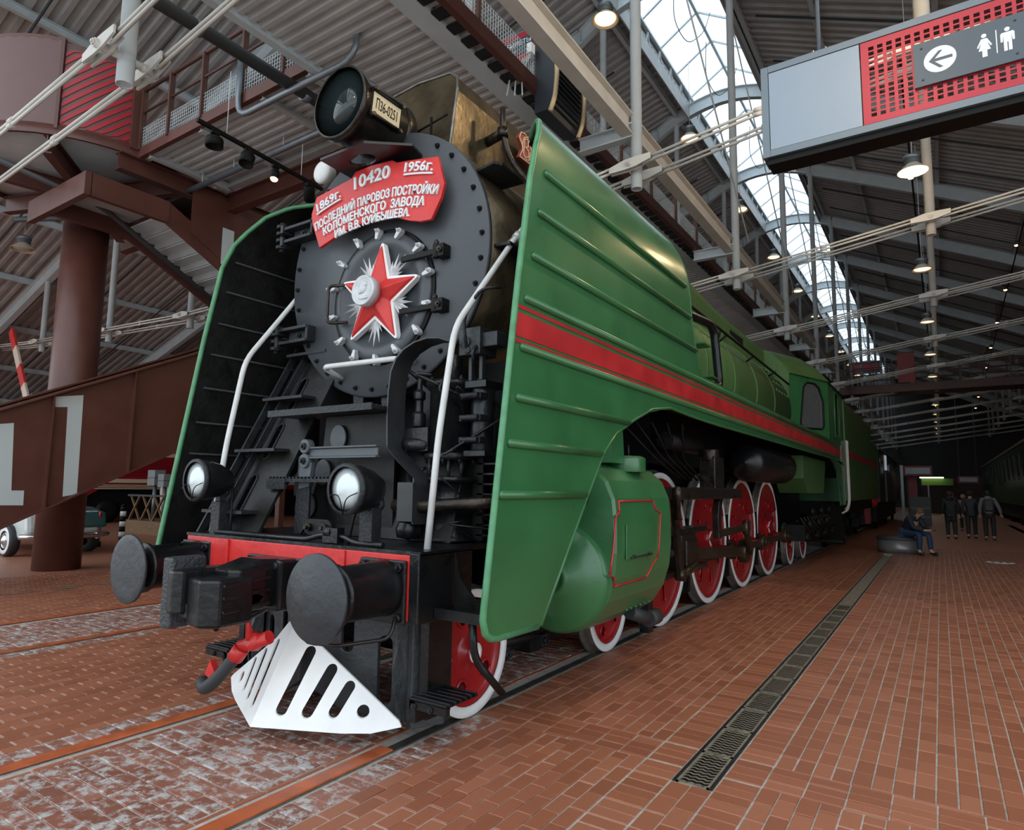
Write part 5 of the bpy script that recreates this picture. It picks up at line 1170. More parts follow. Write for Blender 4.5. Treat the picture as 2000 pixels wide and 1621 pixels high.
# ---- wheels
WX = .86
def wheel(name, r, holes, counter, hubr, z=None):
    z = r
    Wp = MB().lathe([(r-.075, .0), (r-.075, .13), (r+.028, .13), (r+.028, .105), (r+.004, .095), (r, .06), (r-.004, .006), (r-.010, 0)], (WX, 0, z), (-1, 0, 0), 56, caps=False).build(name, 'tread', LO, local=True)
    ri = max(.06, r-.078)
    MB().lathe([(ri, .012), (ri, -.004), (r-.012, -.004), (r-.006, .004)], (WX, 0, z), (-1, 0, 0), 56, caps=False).build('white_rim', 'white', Wp, local=True)
    f3 = lambda u, v, t: (WX-.035-.03*0-t, u, z+v)
    MB().plate(ring(0, 0, ri+.004, 48), holes, f3, .045).build('disc', 'redw', Wp, local=True)
    MB().lathe([(ri, .02), (ri-.03, .026), (ri-.05, .04)], (WX, 0, z), (-1, 0, 0), 48, caps=False).build('inner_ring', 'redw', Wp, local=True)
    MB().lathe([(hubr*1.9, .036), (hubr*1.25, .005), (hubr*1.1, -.02), (hubr*1.05, -.03), (hubr, -.03)], (WX, 0, z), (-1, 0, 0), 32, caps=False).build('hub_boss', 'redw', Wp, local=True)
    MB().lathe([(hubr*1.02, -.025), (hubr, -.034), (hubr*.4, -.036), (hubr*.38, -.028), (0, -.028)], (WX, 0, z), (-1, 0, 0), 28).build('hub_cap', 'white', Wp, local=True)
    if holes:
        for h in holes: MB().tube([(WX-.033, p[0], z+p[1]) for p in h+h[:1]], .014, 6).build('hole_rim', 'redw', Wp, local=True)
    if counter:
        P = [(math.cos(t)*(ri-.02), math.sin(t)*(ri-.02)) for t in [PI*.62+PI*.76*k/12 for k in range(13)]]+[(math.cos(t)*ri*.62, math.sin(t)*ri*.62) for t in [PI*1.32-PI*.64*k/8 for k in range(9)]]
        MB().prism([(p[1], z-p[0]*1.0) for p in P], 'yz', WX-.04, WX+.01).build('counterweight', 'redw', Wp, local=True, bevel=.01)
    return Wp
hl_ = [ring(.255*math.cos(a), .255*math.sin(a), .058, 14) for a in [PI/5+2*PI*k/5 for k in range(5)]]
w0 = wheel('leading_wheel', .45, hl_, False, .07); w0.location = (0, .74-8, 0)
hd_ = []
for k in range(8):
    a = 2*PI*k/8+.2; hd_.append(slot(.56*math.cos(a), .56*math.sin(a), .17, .10, a))
w1 = wheel('driving_wheel', .925, hd_, True, .11); w1.location = (0, 4.57-8, 0)
def putw(src, y, side):
    c = copytree(src, LO); c.location = (0, y-8, 0)
    if side < 0: c.scale = (-1, 1, 1)
putw(w0, 3.05, 1)
for y in (.74, 3.05): putw(w0, y, -1)
for y in (6.52, 8.47, 10.42): putw(w1, y, 1)
for y in (4.57, 6.52, 8.47, 10.42): putw(w1, y, -1)
for y in (12.6, 14.2):
    for s in (1, -1): putw(w0, y, s)
b = MB()
for y, r in ((.74, .45), (3.05, .45), (4.57, .925), (6.52, .925), (8.47, .925), (10.42, .925), (12.6, .45), (14.2, .45)): b.cyl((-.8, y, r), (.8, y, r), .09, n=14)
b.build('axles', 'soot', LO)
# ---- frames and the dark mass underneath
MB().box(-.55, .55, .45, 15.8, .55, 1.9).build('main_frame', 'inkb', LO)
MB().box(.56, .62, .3, 11.5, .5, 1.15).build('frame_plate', 'soot', LO); MB().box(-.62, -.56, .3, 11.5, .5, 1.15).build('frame_plate', 'soot', LO)
MB().box(-.95, .95, 4, 12, 1.95, 2.6).build('boiler_underside', 'inkb', LO)
MB().box(-.7, .7, 1.0, 3.0, 1.8, 2.6).build('saddle_block', 'inkb', LO)
MB().bar((.62, .3, .32), (.62, 3.4, .32), .06, .10).tube([(.68, 1.2, .38), (.68, 2.7, .30)], .05, 10).box(.55, .72, 1.75, 2.05, .22, .5).build('bogie_frame', 'soot', LO)
b = MB()
for y in (1.3, 1.9, 2.5): b.box(.60, .78, y-.05, y+.05, .26, .36).bolt((.78, y, .31), (1, 0, 0), .03, .03)
b.build('bogie_links', 'dull', LO)
# ---- cylinders
CS = [(.72, 1.0), (.80, .68), (.98, .53), (1.18, .50), (1.36, .535), (1.50, .63), (1.60, .78), (1.655, .95), (1.675, 1.15), (1.675, 1.42), (1.66, 1.56), (1.60, 1.70), (1.49, 1.80), (1.34, 1.85), (1.1, 1.87), (.72, 1.85)]
def cylinder(s):
    Y1, Y2 = 1.42, 2.62
    sec = lambda y, k=1., dz=0: [(s*(1.15+(x-1.15)*k), y, 1.15+(z-1.15)*k) for x, z in CS]+[(s*(1.15+(CS[0][0]-1.15)*k), y, 1.15+(CS[0][1]-1.15)*k)]
    cy = loft([sec(Y1, .97), sec(Y1+.03, 1.), sec(Y2, 1.), sec(Y2+.16, .90)], 'cylinder_casing', 'green', LO, bevel=.012)
    MB().lathe([(.43, .30), (.43, .04), (.40, .0), (.30, -.03), (.28, -.05), (.16, -.06), (.14, -.085), (.11, -.09), (.09, -.06), (0, -.06)], (s*1.19, 1.36, .94), (0, 1, 0), 44).build('cylinder_cover', 'green', cy)
    b = MB()
    for i in range(16): a = 2*PI*i/16; b.cyl((s*1.19+.365*math.cos(a), 1.372, .94+.365*math.sin(a)), (s*1.19+.365*math.cos(a), 1.352, .94+.365*math.sin(a)), .013, n=6)
    b.build('cover_bolts', 'green', cy)
    MB().lathe([(.24, .4), (.24, .05), (.20, 0), (.10, -.03), (.10, -.08), (0, -.08)], (s*1.25, 1.40, 1.62), (0, 1, 0), 28).build('valve_cover', 'soot', cy)
    MB().lathe([(.17, 0), (.17, .12), (.14, .14), (0, .15)], (s*1.45, 2.15, 1.78), (0, 0, 1), 20).build('relief_dome', 'green', cy, bevel=.006)
    MB().prism([(1.72, 1.85), (2.0, 1.85), (1.95, 2.3), (1.80, 2.3)], 'yz', s*1.1, s*1.5).build('steam_chest_pipe', 'green', cy)
    x = s*1.678
    P = [(1.50, 1.53), (2.22, 1.53), (2.24, 1.49), (2.40, 1.42), (2.42, 1.38), (2.30, .95), (2.16, .93), (2.06, .88), (1.36, .88), (1.33, .93), (1.30, 1.0), (1.38, 1.28), (1.46, 1.46)]
    # border lines follow the outer side; lower run wraps on the curve
    def onside(y, z):
        xx = 1.677
        for (a, c), (d, e) in zip(CS[6:12], CS[7:13]):
            if c <= z <= e: xx = a+(d-a)*(z-c)/(e-c)
        return (s*(xx+.004), y, z)
    b = MB(); Q = [(1.50, 1.54), (2.22, 1.54), (2.25, 1.47), (2.36, 1.43), (2.30, 1.05), (2.18, .99), (2.10, .90), (1.46, .90), (1.43, .97), (1.34, 1.0), (1.42, 1.42), (1.50, 1.46), (1.50, 1.54)]
    for p, q in zip(Q, Q[1:]):
        m_ = 5; b.tube([onside(p[0]+(q[0]-p[0])*k/m_, p[1]+(q[1]-p[1])*k/m_) for k in range(m_+1)], .009, 4)
    b.build('red_border', 'stripe', cy)
    MB().box(min(x, x+s*.012), max(x, x+s*.012), 1.60, 2.16, 1.09, 1.36).build('inspection_door', 'green', cy, bevel=.004)
    MB().tube([(x+s*.02, 1.66, 1.10), (x+s*.02, 2.1, 1.10)], .007, 5).lathe([(.012, -.02), (.012, .02)], (x+s*.015, 1.72, 1.11), (1, 0, 0), 8).lathe([(.012, -.02), (.012, .02)], (x+s*.015, 2.04, 1.11), (1, 0, 0), 8).build('door_latch', 'dull', cy)
    b = MB()
    for i in range(6): b.cyl((s*1.50, 2.0+.1*i, .64), (s*1.515, 2.0+.1*i, .63), .012, n=6)
    b.build('rivets', 'green', cy)
    MB().tube([(s*1.45, 2.2, .58), (s*1.5, 2.45, .50)], .06, 10).lathe([(.07, -.1), (.07, .1)], (s*1.5, 2.6, .48), (0, 1, 0), 12).build('drain_cock', 'rubber', cy)
    for k in range(3): MB().tube([(s*(1.2+.05*k), 2.55, 1.85), (s*(1.2+.06*k), 2.5, 2.05)], .012, 6).build('oil_pipe', 'oily', cy)
cylinder(1); cylinder(-1)
# ---- motion (right side in view, mirrored on the left)
def motion(s):
    X = lambda x: s*x
    def sbox(b, x0, x1, *r): return b.box(min(X(x0), X(x1)), max(X(x0), X(x1)), *r)
    sbox(sbox(MB(), 1.12, 1.32, 2.7, 4.9, 1.14, 1.20), 1.12, 1.32, 2.7, 4.9, .70, .76).build('guide_bars', 'oily', LO)
    sbox(sbox(MB(), 1.05, 1.36, 3.85, 4.35, .76, 1.14), 1.30, 1.40, 3.9, 4.3, .80, 1.08).build('crosshead', 'oily', LO, bevel=.015)
    MB().cyl((X(1.22), 2.65, .94), (X(1.22), 3.95, .94), .05, n=12).build('piston_rod', 'steel', LO)
    zc_, yc = .925-.17, .22                        # crank pin offset
    b = MB(); b.bar((X(1.30), 4.15, .92), (X(1.30), 6.52+yc, zc_), .06, .13, (0, 0, 1)); b.lathe([(.13, -.05), (.13, .05)], (X(1.30), 4.15, .92), (1, 0, 0), 16).lathe([(.17, -.06), (.17, .06)], (X(1.30), 6.52+yc, zc_), (1, 0, 0), 18); b.build('connecting_rod', 'rodbr', LO, bevel=.008)
    b = MB()
    for i, y in enumerate((4.57, 6.52, 8.47, 10.42)):
        b.lathe([(.13, -.05), (.13, .05)], (X(1.12), y+yc, zc_), (1, 0, 0), 16).bolt((X(1.17), y+yc, zc_), (s, 0, 0), .06, .04)
        if i: b.bar((X(1.12), y-1.95+yc, zc_), (X(1.12), y+yc, zc_), .05, .11)
    b.build('coupling_rod', 'rodbr', LO, bevel=.006)
    for y in (4.57, 6.52, 8.47, 10.42): MB().cyl((X(.86), y+yc, zc_), (X(1.1), y+yc, zc_), .07, n=12).prism([(y-.12, .925), (y+.02, 1.02), (y+yc+.1, zc_+.05), (y+yc+.02, zc_-.1)], 'yz', X(.85), X(.93)).build('crank', 'redw', LO)
    # return crank, eccentric rod, expansion link, valve rods
    MB().bar((X(1.40), 6.52+yc, zc_), (X(1.40), 6.40, 1.12), .05, .12).lathe([(.10, -.04), (.10, .04)], (X(1.42), 6.40, 1.12), (1, 0, 0), 14).build('return_crank', 'rodbr', LO)
    MB().bar((X(1.42), 6.40, 1.12), (X(1.42), 5.05, 1.10), .04, .09).build('eccentric_rod', 'rodbr', LO)
    MB().prism([(4.96, 1.98), (5.12, 1.98), (5.20, 1.55), (5.12, 1.30), (5.10, 1.04), (5.0, 1.04), (4.98, 1.30), (5.06, 1.55)], 'yz', X(1.36), X(1.44)).build('expansion_link', 'oily', LO, bevel=.01)
    MB().bar((X(1.34), 4.90, 1.62), (X(1.34), 2.7, 1.60), .05, .10).build('radius_rod', 'oily', LO)
    sbox(MB(), 1.28, 1.50, 3.3, 5.9, 1.53, 1.66).build('link_girder', 'oily', LO, bevel=.01)
    b = sbox(MB(), 1.25, 1.45, 4.85, 5.25, 1.62, 2.05); b.lathe([(.12, 0), (.12, .14)], (X(1.35), 4.95, 2.0), (0, 0, 1), 14); b.build('link_bracket', 'oily', LO, bevel=.012)
    MB().bar((X(1.42), 3.42, 1.60), (X(1.42), 3.62, .72), .04, .12, (0, 1, 0)).lathe([(.05, -.05), (.05, .05)], (X(1.42), 3.42, 1.58), (1, 0, 0), 12).lathe([(.06, -.05), (.06, .05)], (X(1.42), 3.62, .74), (1, 0, 0), 12).build('combination_lever', 'oily', LO)
    MB().tube([(X(1.42), 3.62, .72), (X(1.42), 4.1, .80)], .04, 10).build('union_link', 'rodbr', LO)
    MB().lathe([(.03, 0), (.035, .2), (.05, .22), (.05, .30), (.02, .34)], (X(1.5), 3.32, 1.33), (0, 0, 1), 12).build('lubricator', 'oily', LO)
    b = MB()
    for k in range(5): b.tube([(X(1.0+.1*k), 3.0+.2*k, 2.35), (X(1.2), 3.4+.25*k, 2.0), (X(1.3), 4.0+.2*k, 1.75)], .014, 6, bend=.1)
    b.lathe([(.10, -.5), (.10, .6)], (X(1.2), 4.3, 2.18), (0, 1, 0), 14); b.build('reversing_gear', 'soot', LO)
    MB().bar((X(1.0), 3.7, .1), (X(1.0), 3.7, .75), .10, .14, (0, 1, 0)).build('brake_hanger', 'black', LO)
    for y in (3.72, 5.54, 7.49, 9.44): MB().bar((X(.84), y, .28), (X(.84), y, 1.25), .06, .08, (0, 1, 0)).box(X(.84)-.06, X(.84)+.06, y-.08, y+.08, .55, .85).build('brake_shoe', 'soot', LO)
    for y0, y1, r in ((6.9, 9.6, .29),): MB().lathe([(0, 0), (r*.7, .04), (r, .14), (r, y1-y0-.14), (r*.7, y1-y0-.04), (0, y1-y0)], (X(1.30), y0, 2.06), (0, 1, 0), 28).build('air_reservoir', 'black', LO)
    MB().prism([(11.0, 2.36), (14.0, 2.36), (14.0, 2.2), (13.6, 1.6), (11.4, 1.6), (11.0, 1.9)], 'yz', X(.9), X(1.45)).build('ashpan_side', 'green2', LO)
    sbox(MB(), 1.0, 1.4, 11.2, 15.2, .62, .95).build('trailing_frame', 'soot', LO)
    b = MB()
    for k in range(10): y = 11.3+.4*k; b.lathe([(.08, -.05), (.10, 0), (.08, .05)], (X(1.42), y, .7+.25*(k % 3)), (1, 0, 0), 10).tube([(X(1.3), y, 1.1), (X(1.45), y+.2, .8), (X(1.4), y+.5, .6)], .025, 6)
    b.build('injector_gear', 'soot', LO, kind='stuff')
motion(1); motion(-1)
# ---- cab
cb = bpy.data.objects.new('cab', None); C.objects.link(cb); cb.parent = LO; OFF[cb.name] = OFF[LO.name]
for s in (1, -1):
    # angled front cheek with rounded window
    p0, p1 = Vector((s*1.02, 12.15, 0)), Vector((s*1.66, 13.35, 0)); u = (p1-p0); L = u.length; u = u/L; nv = Vector((s*u.y, -s*u.x, 0)); nv = nv if nv.y < 0 else -nv
    f3 = lambda a, c, t: p0+u*a+Vector((0, 0, c))-nv*t
    win = [(.44, 3.06), (1.08, 3.06), (1.16, 3.14), (1.16, 3.70), (1.02, 4.02), (.88, 4.10), (.62, 4.11), (.50, 4.0), (.36, 3.2), (.38, 3.10)]
    MB().plate([(0, 2.84), (L, 2.84), (L, 4.20), (0, 4.29)], [win], f3, .03).build('front_cheek', 'green', cb)
    MB().tube([f3(a, c, -.01) for a, c in win+win[:1]], .022, 6).build('window_seal', 'inkb', cb)
    MB().plate(win, [], lambda a, c, t: f3(a, c, t+.01), .006).build('window_glass', 'cabglass', cb)
    x = s*1.66
    sw = [(14.35, 3.0), (15.2, 3.0), (15.2, 4.08), (14.35, 4.08)]
    MB().plate([(13.35, 2.40), (15.35, 2.40), (15.95, 2.30), (15.95, 4.22), (13.35, 4.22)], [sw], lambda a, c, t: (x-s*t, a, c), .03).build('side_wall', 'green', cb)
    MB().plate(sw, [], lambda a, c, t: (x-s*(t+.02), a, c), .006).build('side_glass', 'clear_glass', cb)
    MB().tube([(x+s*.005, y, z) for y, z in sw+sw[:1]], .02, 5).build('window_frame', 'green', cb)
    MB().prism([(13.2, 2.42), (13.9, 2.42), (15.9, 2.30), (15.9, 1.30), (14.9, 1.30), (14.75, 1.7), (14.4, 2.1), (13.9, 2.3)], 'yz', x-s*.03, x).build('cab_skirt', 'green', cb)
    MB().box(min(x, x+s*.004), max(x, x+s*.004), 13.3, 15.2, 2.535, 2.685).build('red_stripe', 'stripe', cb)
    MB().box(min(x, x+s*.006), max(x, x+s*.006), 15.25, 15.85, 2.40, 2.80).build('emblem_plate', 'emblem', cb)
    for y in (16.0, 16.3): MB().tube([(x+s*.05, y, 3.0), (x+s*.05, y+.05, 1.4), (x+s*.0, y+.02, 1.15), (x-s*.1, y-.3, 1.08)], .02, 6, bend=.15).build('door_handrail', 'rail', cb)
    MB().box(min(s*.9, s*1.6), max(s*.9, s*1.6), 15.4, 15.9, .75, .80).box(min(s*.9, s*1.6), max(s*.9, s*1.6), 15.4, 15.9, .35, .40).build('cab_steps', 'soot', cb)
    MB().bar((s*1.4, 15.2, 1.35), (s*1.45, 15.6, .3), .06, .4, (1, 0, 0)).build('step_hanger', 'soot', cb)
RO = [(-1.70, 4.18), (-1.45, 4.50), (-1.1, 4.78), (-.6, 4.98), (0, 5.05), (.6, 4.98), (1.1, 4.78), (1.45, 4.50), (1.70, 4.18)]
loft([[(x*.62, 12.1, 4.62+(z-4.62)*.8) for x, z in RO], [(x, 13.3, z) for x, z in RO], [(x, 16.2, z-.02) for x, z in RO]], 'cab_roof', 'green2', cb, cap=False)
MB().box(-1.6, 1.6, 15.9, 15.95, 2.0, 4.2).build('rear_wall', 'inkb', cb)
MB().prism([(x*.62, 4.62+(z-4.62)*.8) for x, z in RO]+[(1.0, 2.84), (-1.0, 2.84)], 'xz', 12.1, 12.15).build('front_wall', 'green2', cb)
# ================================================================ TENDER
TE = thing('tender', 'tall riveted green tender with red stripe behind the locomotive cab', 'tender', (0, 22, 0))
MB().box(-1.6, 1.6, 16.9, 25.2, 1.38, 4.15).build('tank', 'green2', TE, bevel=.03)
MB().box(-1.6, 1.6, 25.2, 27.9, 1.38, 3.58).build('rear_tank', 'green2', TE, bevel=.03)
MB().box(-1.45, 1.45, 16.35, 16.95, 1.38, 4.1).build('front_coal_plate', 'green', TE)
for s in (1, -1): MB().box(min(s*1.601, s*1.605), max(s*1.601, s*1.605), 16.95, 27.9, 2.62, 2.80).build('red_stripe', 'stripe', TE)
MB().box(-1.3, 1.3, 16.4, 28.2, 1.0, 1.38).build('frame', 'soot', TE)
b = MB()
for y in (18.2, 20.0, 24.4, 26.2):
    for s in (1, -1): b.lathe([(.5, 0), (.5, .13), (.2, .13), (.2, 0)], (s*.86, y, .5), (-s, 0, 0), 24).box(min(s*.9, s*1.15), max(s*.9, s*1.15), y-.2, y+.2, .35, .65)
for y0 in (17.6, 23.8):
    for s in (1, -1): b.box(min(s*.95, s*1.1), max(s*.95, s*1.1), y0-.3, y0+3.1, .7, .95)
b.build('bogies', 'soot', TE)
for y in (27.2, 27.8): MB().box(1.0, 1.25, y, y+.12, .35, 1.3).build('rear_ladder', 'redw', TE)
MB().tube([(1.62, 17.1, 2.6), (1.62, 17.1, 1.3), (1.5, 17.0, 1.15)], .02, 6, bend=.1).build('handrail', 'rail', TE)
M['cgreen'] = mat('coach_green', (.012, .052, .022), .35, var=.2, vscale=2, stretch=(1, 8, .2)); M['croof'] = mat('coach_roof', (.13, .05, .03), .6); M['pane2'] = mat('dark_pane', (.03, .04, .04), .08, .2)
M['dgreen'] = mat('diesel_green', (.012, .036, .034), .4, var=.2); M['dgrey2'] = mat('diesel_grey', (.05, .052, .06), .5)
M['kgreen'] = mat('kiosk_green', (.10, .22, .03), .5); M['kdark'] = mat('kiosk_dark', (.05, .02, .02), .6); M['bulb2'] = mat('lit_edge', (.9, .85, .65), .5, emit=1.5); M['yel'] = mat('yellow_band', (.32, .22, .04), .5)
M['bannerr'] = mat('banner_red', (.30, .05, .05), .6)
M['benchm'] = mat('bench_metal', (.19, .19, .20), .36, .35)
M['carw'] = mat('car_white', (.62, .66, .64), .25, coat=.5); M['teal'] = mat('car_teal', (.004, .075, .085), .2, coat=.6); M['chrome'] = mat('chrome', (.6, .6, .6), .12, 1.)
M['rred'] = mat('railcar_red', (.30, .006, .018), .35, coat=.3); M['rredd'] = mat('railcar_dark_red', (.12, .004, .008), .4)
M['relayg'] = mat('relay_grey', (.23, .24, .24), .5)
M['mann'] = mat('mannequin_cream', (.62, .50, .38), .6)
M['semw'] = mat('semaphore_cream', (.65, .52, .42), .5)
# ================================================================ BACKGROUND, RIGHT SIDE
def coach(name, label, x0, x1, y0, y1, m, roofm, zb, zt, nw, sx):
    t = thing(name, label, 'rail car', ((x0+x1)/2, (y0+y1)/2, 0)); xs = x0 if sx < 0 else x1
    MB().box(x0, x1, y0, y1, zb, zt).build('body', m, t, bevel=.04)
    xm_ = (x0+x1)/2; hw = (x1-x0)/2+.06
    MB().prism([(xm_+hw*math.cos(a), zt+.55*math.sin(a)) for a in [PI*k/12 for k in range(13)]], 'xz', y0-.1, y1+.1).build('roof', roofm, t)
    MB().box(x0+.2, x1-.2, y0+.3, y1-.3, .35, zb).build('underframe', 'inkb', t)
    for i in range(nw):
        y = y0+1.2+(y1-y0-2.4)*i/max(1, nw-1); w = MB().box(xs-.03, xs+.03, y-.55, y+.55, zb+1.25, zt-.35).build('window', 'dgrey', t)
        MB().box(xs-.04 if sx < 0 else xs+.03, xs-.03 if sx < 0 else xs+.04, y-.5, y+.5, zb+1.3, zt-.4).build('pane', 'pane2', w)
    for i in range(int((y1-y0)/6)+1):
        y = y0+1.6+i*6
        if y < y1: MB().lathe([(.46, -.07), (.46, .07)], (xs-sx*.35, y, .46), (1, 0, 0), 20).build('wheel', 'soot', t)
    return t
coach('passenger_coach', 'dark green wooden passenger coach with rusty roof edge at the right', 6.95, 9.9, 27, 70, 'cgreen', 'croof', 1.1, 3.95, 16, -1)
dl = coach('green_locomotive', 'dark green locomotive standing behind the tender', -1.55, 1.55, 29.2, 44, 'dgreen', 'dgreen', 1.2, 3.5, 3, 1)
MB().box(1.56, 1.6, 29.4, 31.2, 2.95, 3.12).build('yellow_band', 'yel', dl); MB().box(1.3, 1.62, 32.5, 44, 1.2, 2.6).build('side_tank', 'dgrey2', dl)
MB().lathe([(.25, 0), (.28, .1), (0, .12)], (1.2, 29.0, 1.25), (0, -1, 0), 20).build('red_buffer', 'red', dl)
MB().box(1.55, 1.63, 33.0, 34.4, 2.7, 3.45).build('cab_window', 'cabglass', dl)
# exit portal, gallery signs, far clutter
pt = thing('portal_sign', 'red framed sign board on a grey post beyond the seated man', 'sign', (1.95, 40, 0))
MB().box(1.86, 2.0, 40, 40.2, 0, 3.2).build('post', 'galv', pt); MB().box(2.0, 3.4, 40, 40.15, 2.6, 3.15).build('board', 'signr2', pt); MB().box(2.12, 3.3, 39.97, 40, 2.7, 3.05).build('plate', 'signf', pt)
for k in range(2): MB().box(2.4+.1*k, 3.0+.2*k, 39.95, 39.97, 2.92-.1*k, 2.95-.1*k).build('text_bar', 'cream', pt)
kk = thing('green_kiosk', 'green fronted kiosk with lit edge at the end of the aisle', 'kiosk', (3.6, 58, 0))
MB().box(2.5, 4.6, 58, 60, 2.25, 2.78).build('fascia', 'kgreen', kk); MB().box(2.4, 4.0, 57.6, 58, 2.8, 2.9).build('lit_edge', 'bulb2', kk); MB().box(2.5, 6.6, 61, 61.2, 0, 2.9).build('wall', 'kdark', kk); MB().box(2.9, 3.0, 57.9, 58.1, 0, 2.3).build('post', 'galv', kk)
gs = thing('gallery_sign', 'dull red sign hung across the aisle at the far right end', 'sign', (5.4, 52, 2.4)); MB().box(4.8, 6.0, 52, 52.1, 2.35, 2.85).build('board', 'signr2', gs); MB().box(4.9, 5.9, 51.97, 52, 2.45, 2.75).build('plate', 'signf', gs)
for x in (4.9, 5.9): MB().tube([(x, 52.05, 2.85), (x, 52.05, 11.4)], .02, 6).build('suspension_rod', 'galv', gs)
sh = thing('display_board', 'upright dark red display panel behind the seated man', 'panel', (2.3, 42, 0)); MB().box(2.15, 2.6, 42, 42.2, 0, 2.6).build('board', 'signr2', sh); MB().box(2.1, 2.15, 41.95, 42.25, 0, 2.65).build('post', 'dgrey', sh)
cbn = thing('grey_cabinet', 'low dark grey cabinet standing beyond the seated man', 'cabinet', (2.85, 36, 0)); MB().box(2.4, 3.3, 36, 36.6, 0, 1.43).build('body', 'dgrey', cbn); MB().box(2.4, 3.3, 35.98, 36, .4, .43).build('shelf_line', 'signf', cbn); MB().box(2.4, 3.3, 35.98, 36, .85, .88).build('shelf_line', 'signf', cbn)
# footbridge across the hall with red banner
fb2 = thing('crossing_bridge', 'dark footbridge crossing the hall behind the tender', 'bridge', (6, 36, 7))
MB().box(-1.0, 12.9, 35.5, 37.2, 6.85, 7.25).build('deck', 'brownd', fb2)
for y in (35.5, 37.2):
    for i in range(15): x = -1+i*.98; MB().box(x-.03, x+.03, y-.03, y+.03, 7.25, 8.5).build('rail_post', 'brownd', fb2)
    for z in (7.5, 7.8, 8.1, 8.5): MB().tube([(-1, y, z), (12.9, y, z)], .025, 5).build('rail', 'brownd', fb2)
bn = thing('red_banner', 'dull red banner hanging on the far footbridge railing', 'banner', (2.6, 35.4, 7.4)); MB().box(2.2, 2.95, 35.38, 35.42, 7.3, 8.85).build('cloth', 'bannerr', bn); MB().tube([(2.15, 35.4, 8.85), (3.0, 35.4, 8.85)], .03, 6).build('pole', 'dgrey', bn)
s3 = thing('aisle_sign', 'dark red wayfinding sign hanging far off under the skylight posts', 'sign', (.5, 42, 9)); MB().box(-.6, 1.0, 42, 42.1, 9.0, 9.75).build('board', 'signd', s3); MB().box(-.5, .9, 41.97, 42, 9.1, 9.65).build('red_panel', 'signr2', s3)
# glass barrier by the coach
gl = thing('glass_barrier', 'tall clear glass panel with grey posts beside the green coach', 'barrier', (6.3, 24, 0))
for y in (22., 24.2, 26.4): MB().box(6.27, 6.33, y, y+.06, 0, 2.1).build('post', 'signf', gl)
for y in (22.1, 24.3): MB().box(6.295, 6.305, y, y+2.05, .1, 2.05).build('pane', 'clear_glass', gl)
# ================================================================ BENCH
be = thing('round_bench', 'round metal drum bench the man sits on', 'bench', (2.72, 17.75, 0))
MB().lathe([(.50, 0), (.50, .05), (.53, .05), (.53, .17), (.525, .18), (.525, .37), (0, .37)], (2.72, 17.75, 0), (0, 0, 1), 40).build('drum', 'benchm', be)
MB().lathe([(0, .37), (.55, .37), (.56, .39), (.55, .42), (0, .42)], (2.72, 17.75, 0), (0, 0, 1), 40).build('seat_top', 'dgrey', be)
# ================================================================ LEFT BACKGROUND
# car
car = thing('vintage_car', 'white and teal vintage saloon parked behind the brown column', 'car', (-13.95, 3.6, 0))
def cz_(P, x0, x1, name, m, bevel=.05): return MB().prism(P, 'yz', x0, x1).build(name, m, car, bevel=bevel)
# the car points away to the left: its tail faces the track (+x side)
lower = [(-16.45, .35), (-12.65, .35), (-12.50, .55), (-12.60, .95), (-13.15, 1.02), (-13.75, 1.02), (-16.45, 1.0)]
MB().prism(lower, 'xz', 2.75, 4.30).build('body', 'carw', car, bevel=.09)
MB().prism([(-13.85, .60), (-12.48, .60), (-12.55, .93), (-13.15, 1.045), (-13.85, 1.05)], 'xz', 2.98, 4.34).build('boot', 'teal', car, bevel=.05)
MB().prism([(-16.35, 1.0), (-13.75, 1.0), (-14.25, 1.5), (-16.05, 1.55)], 'xz', 2.95, 4.15).build('cabin', 'teal', car, bevel=.08)
for y in (2.95, 4.2): MB().lathe([(.0, 0), (.03, .01), (.035, .2), (.02, .24)], (-12.55, y, .72), (0, 0, 1), 12).build('tail_light', 'redw', car)
MB().tube([(-12.55, 2.65, .45), (-12.37, 2.9, .45), (-12.35, 3.65, .45), (-12.37, 4.15, .45), (-12.55, 4.38, .45)], .06, 10, bend=.15).build('bumper', 'chrome', car)
for y in (3.2, 4.1): MB().box(-12.40, -12.30, y-.04, y+.04, .36, .62).build('overrider', 'chrome', car)
for x, y in ((-13.30, 2.73), (-13.30, 4.33), (-15.85, 2.73)):
    s = -1 if y < 3.5 else 1; wv = MB().lathe([(.2, -.1), (.32, -.1), (.345, -.05), (.345, .05), (.32, .1), (.2, .1)], (x, y, .345), (0, 1, 0), 32, caps=False).build('tyre', 'rubber', car)
    MB().lathe([(.21, .101), (.29, .104), (.30, .09)], (x, y, .345), (0, s, 0), 32, caps=False).build('white_wall', 'white', wv); MB().lathe([(.21, .09), (.15, .10), (.12, .07), (.08, .13), (0, .15)], (x, y, .345), (0, s, 0), 28).build('hub_cap', 'chrome', wv)
# bollards
def bollard(x, y, h, label):
    t = thing('bollard', label, 'bollard', (x, y, 0), 0, 'striped bollards by the car'); n = 7
    for i in range(n): MB().cyl((x, y, h*i/n), (x, y, h*(i+1)/n), .075, n=16).build('band', 'inkb' if i % 2 == 0 else 'white', t)
    MB().lathe([(.075, 0), (.05, .05), (0, .07)], (x, y, h), (0, 0, 1), 16).build('cap', 'inkb', t)
bollard(-15.25, 6.0, .98, 'black and white banded bollard left of the locomotive, clear of the car'); bollard(-14.25, 4.95, .92, 'black and white banded bollard half hidden by the teal car boot')
